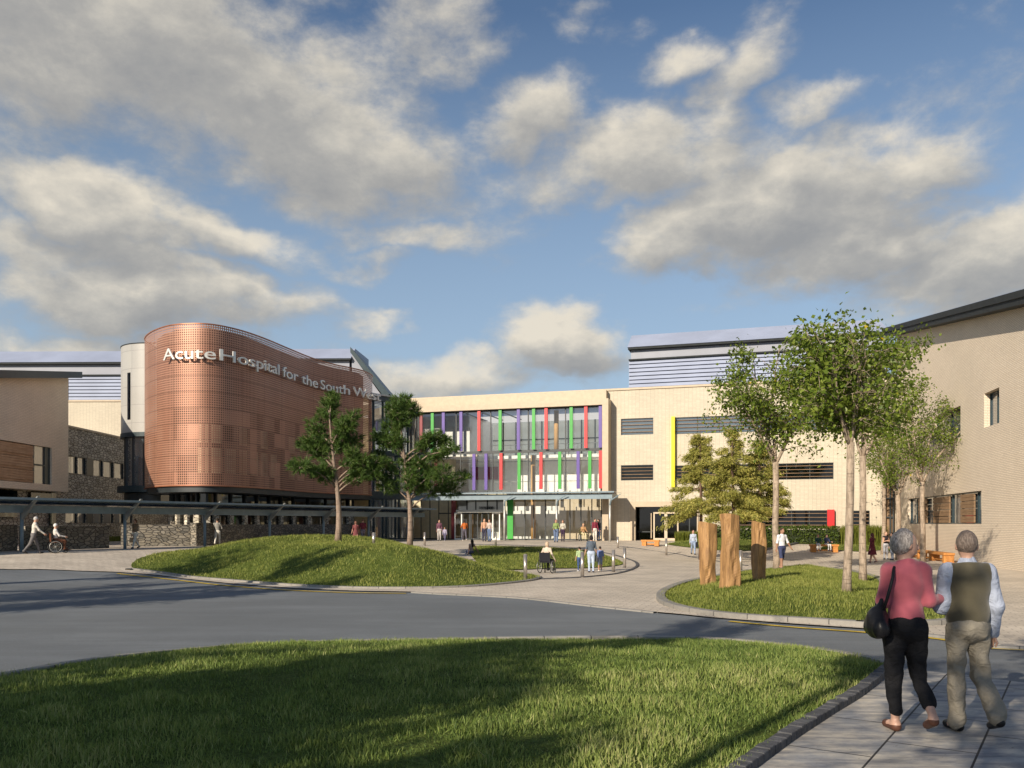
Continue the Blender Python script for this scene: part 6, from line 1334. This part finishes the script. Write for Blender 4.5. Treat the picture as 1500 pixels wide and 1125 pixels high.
def knit(name, c1, c2, sc):
    m, t, b = new_mat(name); v = coord(t, 'Object', (sc, sc, sc)); wv = t('ShaderNodeTexWave', {'Vector': v, 'Scale': 1., 'Distortion': 1.2, 'Detail': 2.}, bands_direction='DIAGONAL').outputs[1]; n = t.noise(coord(t), 5., 4)
    t.put(b.inputs['Base Color'], t.mix(1., t.mix(wv, c1, c2), t.mix(n, (.8,)*3, (1.15,)*3), 'MULTIPLY')); b.inputs['Roughness'].default_value = .9; b.inputs['Specular IOR Level'].default_value = .15; b.inputs['Sheen Weight'].default_value = .3
    t.put(b.inputs['Normal'], t('ShaderNodeBump', {'Height': wv, 'Strength': .25, 'Distance': .004})); return m
YC = 7.33; VX = .0085
def front(label, px, heading, H, **q):
    x = (px-CX)*YC/F; z = terrain(x, YC)+.004; q['H'] = H; prims, J = skeleton(q); root = thing('person', label, 'person', (x, YC, z), R(heading), 'elderly couple walking arm in arm'); M4 = Matrix.Translation((x, YC, z)) @ Matrix.Rotation(R(heading), 4, 'Z')
    thin = [((p[0], p[1], p[2], p[3]*.84, p[4]*.84)+p[5:] if p[0] == 'cap' else (p[0], p[1], p[2]*.88)+p[3:]) if p[5] in ('thigh', 'shin', 'top', 'bottom', 'uarm') else p for p in prims]
    V, Q, lab = polygonise(thin, .016*H, VX); quads_obj('body', V, Q, [plain('aged_skin', (.50, .30, .22), .5, var=.1, vscale=20)], None, root, M4); return root, prims, J, M4
def face(J, H, root, M4):
    hc, HR, hs = J['head'], J['HR'], H
    for s in (-1, 1):
        mb = MB(); c = hc+HR @ (np.array([s*.017, .0475, .002])*hs); mb.tube([tuple(M4 @ Vector(c-HR @ np.array([0, .012, 0]))), tuple(M4 @ Vector(c-HR @ np.array([0, .003, 0]))), tuple(M4 @ Vector(c))], [.011, .011, .004], 8); mb.build('eye', cloth((.05, .04, .04), .2, 'eye'), root)
    mb = MB(); a = [hc+HR @ (np.array([u*.014, .054-abs(u)*.006, -.0365])*hs) for u in (-1, 0, 1)]; mb.tube([tuple(M4 @ Vector(v)) for v in a], [.003, .006, .003], 6); mb.build('mouth', cloth((.30, .12, .10), .5, 'lips'), root)
def strands(name, c1, c2):
    m, t, b = new_mat(name); n = t.noise(coord(t, 'Object', (26, 26, 6)), 4., 5, .6, .5); t.put(b.inputs['Base Color'], t.mix(t.map(n, .35, .65), c1, c2)); b.inputs['Roughness'].default_value = .5
    t.put(b.inputs['Normal'], t('ShaderNodeBump', {'Height': n, 'Strength': .9, 'Distance': .012})); return m
def creased(col, nm, sc=(7, 7, 5), st=.7):
    m, t, b = new_mat(nm); n = t.noise(coord(t, 'Object', sc), 1.6, 3, .5, 1.2); n2 = t.noise(coord(t), 160., 2)
    t.put(b.inputs['Base Color'], t.mix(1., t.mix(n, tuple(x*.8 for x in col), tuple(x*1.15 for x in col)), t.mix(n2, (.85,)*3, (1.15,)*3), 'MULTIPLY')); b.inputs['Roughness'].default_value = .85; b.inputs['Specular IOR Level'].default_value = .2
    t.put(b.inputs['Normal'], t('ShaderNodeBump', {'Height': n, 'Strength': st, 'Distance': .09})); return m
# woman
Hw = 1.70
root, pr, J, M4 = front('grey haired woman in a pink jumper and black trousers, arm in arm', 1327, -4, Hw, fem=True, yaw=-80, nod=-2, head=1.06, legs=((3, 6, 0), (4, 46, -3)), arms=(((-.175, .05, 1.09), (-.12, .24, 1.02)), ((.185, -.05, 1.10), (.345, .06, 1.125))), bulk=.95, sw=.074)
hz = .90
garment('jumper', inflate(pr, {'top': .016, 'uarm': .012, 'farm': .014}, 0)+[('ell', np.array([0, -.004, .96]), np.array([.152, .12, .14]), None, 0, 'top')], .035, VX, [((0, 0, hz), (0, 0, -1)), (tuple(J['head']+np.array([0, -.01, -.135])), (0, .25, .97))], None, root, M4, .009, 3, knit('pink_knit', (.36, .085, .115), (.44, .115, .145), 160.), 2.0, 7.)
def trousers(col, seed, H, flare, cutL, top, extra):
    for nm in ('trousers',):
        ps = inflate(pr, {'bottom': .02, 'thigh': .004}, 0)+extra
        for s, cut in zip((-1, 1), cutL):
            kn, an = J['knee%d' % s], J['ank%d' % s]; d = (an-kn)/np.linalg.norm(an-kn); ps.append(('cap', kn, an-d*cut, .036*H+.008, flare, 'shin'))
        garment('trousers', ps, .022, VX, [((0, 0, top), (0, 0, 1))], None, root, M4, .02, seed, creased(col, 'trouser_cloth', (5, 5, 7), .45), 2.8, 8.)
trousers((.012, .012, .014), 9, Hw, .058, (.10, .10), .985, [('ell', np.array([0, -.04, .89]), np.array([.15, .115, .12]), None, 0, 'bottom')])
hp, cuts = hair_prims(J, Hw, 'bob'); hp = hp[:1]+[('ell', J['head']+J['HR'] @ (np.array([0, -.022, -.008])*Hw), np.array([.054, .048, .05])*Hw, J['HR'], 0, 'hair')]; cuts = [(J['head']+J['HR'] @ (np.array([0, .006, .0])*Hw), J['HR'] @ np.array([0, .9, -.43]))]
garment('hair', hp, .02, .007, cuts, None, root, M4, .008, 5, strands('grey_hair', (.15, .13, .12), (.42, .38, .35)), 6., 16.); face(J, Hw, root, M4)
for s in (-1, 1):
    an = J['ank%d' % s]; sh = [p for p in pr if p[5] == 'foot'][0 if s < 0 else 2]; mb = MB(); garment('shoe', [('cap', sh[1]+np.array([0, 0, -.012]), sh[2]+np.array([0, .02, -.008]), .043, .036, 'foot')], .01, VX, [(tuple(sh[1]+np.array([0, 0, .022])), (0, -.15, .98))], None, root, M4, 0, 0, cloth((.10, .045, .03), .5, 'shoe_leather')) if 1 else None
# handbag on her left side
bt = thing('handbag', 'black leather shoulder bag hanging at the left hip of the woman in pink', 'bag', tuple(M4 @ Vector((-.27, -.05, .85)))); c0 = np.array([-.26, -.06, 0])
V, Q, _ = polygonise([('ell', np.array([-.265, -.05, .925]), np.array([.075, .155, .13]), None, 0, 'b'), ('cap', np.array([-.26, -.16, .88]), np.array([-.26, .06, .88]), .065, .065, 'b'), ('cap', np.array([-.25, -.07, .98]), np.array([-.22, -.04, 1.12]), .06, .02, 'b')], .06, .01, []); quads_obj('bag_body', drape(V, Q, .008, 2), Q, [cloth((.012, .012, .014), .35, 'black_leather')], None, bt, M4)
mb = MB(); mb.tube([tuple(M4 @ Vector(p)) for p in ((-.235, -.10, 1.0), (-.20, -.135, 1.16), (-.155, -.125, 1.32), (-.125, -.07, 1.405), (-.125, .0, 1.41), (-.15, .09, 1.32), (-.2, .10, 1.15), (-.24, .05, 1.0))], [.014]*8, 8); mb.build('strap', cloth((.012, .012, .014), .35, 'black_leather'), bt, True)
# man
Hm = 1.69
root, pr, J, M4 = front('grey haired man in an olive knitted vest and khaki trousers, arm in arm', 1417, -3, Hm, yaw=-18, head=1.03, legs=((1, 4, 0), (4, 42, -5)), arms=(((-.205, .02, 1.05), (-.10, .22, 1.06)), ((.222, -.02, 1.045), (.242, .06, .815))), bulk=1.02, sw=.090)
garment('shirt', inflate(pr, {'top': .010, 'uarm': .022, 'farm': .022}, 0)+[('cap', J['up']((0, -.004, .835))*Hm*1+np.array([0, 0, -J['z0']]), J['up']((0, .002, .868))*Hm+np.array([0, 0, -J['z0']]), .066, .058, 'top')], .03, VX, [(tuple(J['head']+np.array([0, 0, -.108])), (0, .3, .95))], None, root, M4, .010, 4, creased((.36, .40, .50), 'shirt_cloth', (6, 6, 6), .45), 3.2, 9.)
garment('vest', inflate(pr, {'top': .026}, 0)+[('ell', np.array([0, -.006, .98]), np.array([.172, .138, .17]), None, 0, 'top'), ('cap', np.array([-.08, -.02, 1.30]), np.array([.08, -.02, 1.30]), .08, .08, 'top')], .05, VX, [((0, 0, .83), (0, 0, -1)), (tuple(J['head']+np.array([0, -.02, -.155])), (0, .2, .98)), ((.178, 0, 1.2), (1, 0, .10)), ((-.178, 0, 1.2), (-1, 0, .10))], None, root, M4, .006, 8, knit('olive_knit', (.07, .062, .04), (.115, .10, .066), 95.), 1.6, 6.)
trousers((.26, .232, .185), 19, Hm, .074, (.0, .015), .95, [('ell', np.array([0, -.045, .88]), np.array([.16, .122, .12]), None, 0, 'bottom')])
hp, cuts = hair_prims(J, Hm, 'short'); garment('hair', hp, .02, .007, cuts, None, root, M4, .004, 5, strands('brown_grey_hair', (.09, .065, .05), (.22, .17, .14)), 6., 16.); face(J, Hm, root, M4)
for s in (-1, 1):
    sh = [p for p in pr if p[5] == 'foot'][0 if s < 0 else 2]; garment('shoe', [('cap', sh[1]+np.array([0, -.005, -.008]), sh[2]+np.array([0, .025, -.006]), .042, .034, 'foot')], .01, VX, [], None, root, M4, 0, 0, cloth((.012, .012, .013), .35, 'black_shoe'))
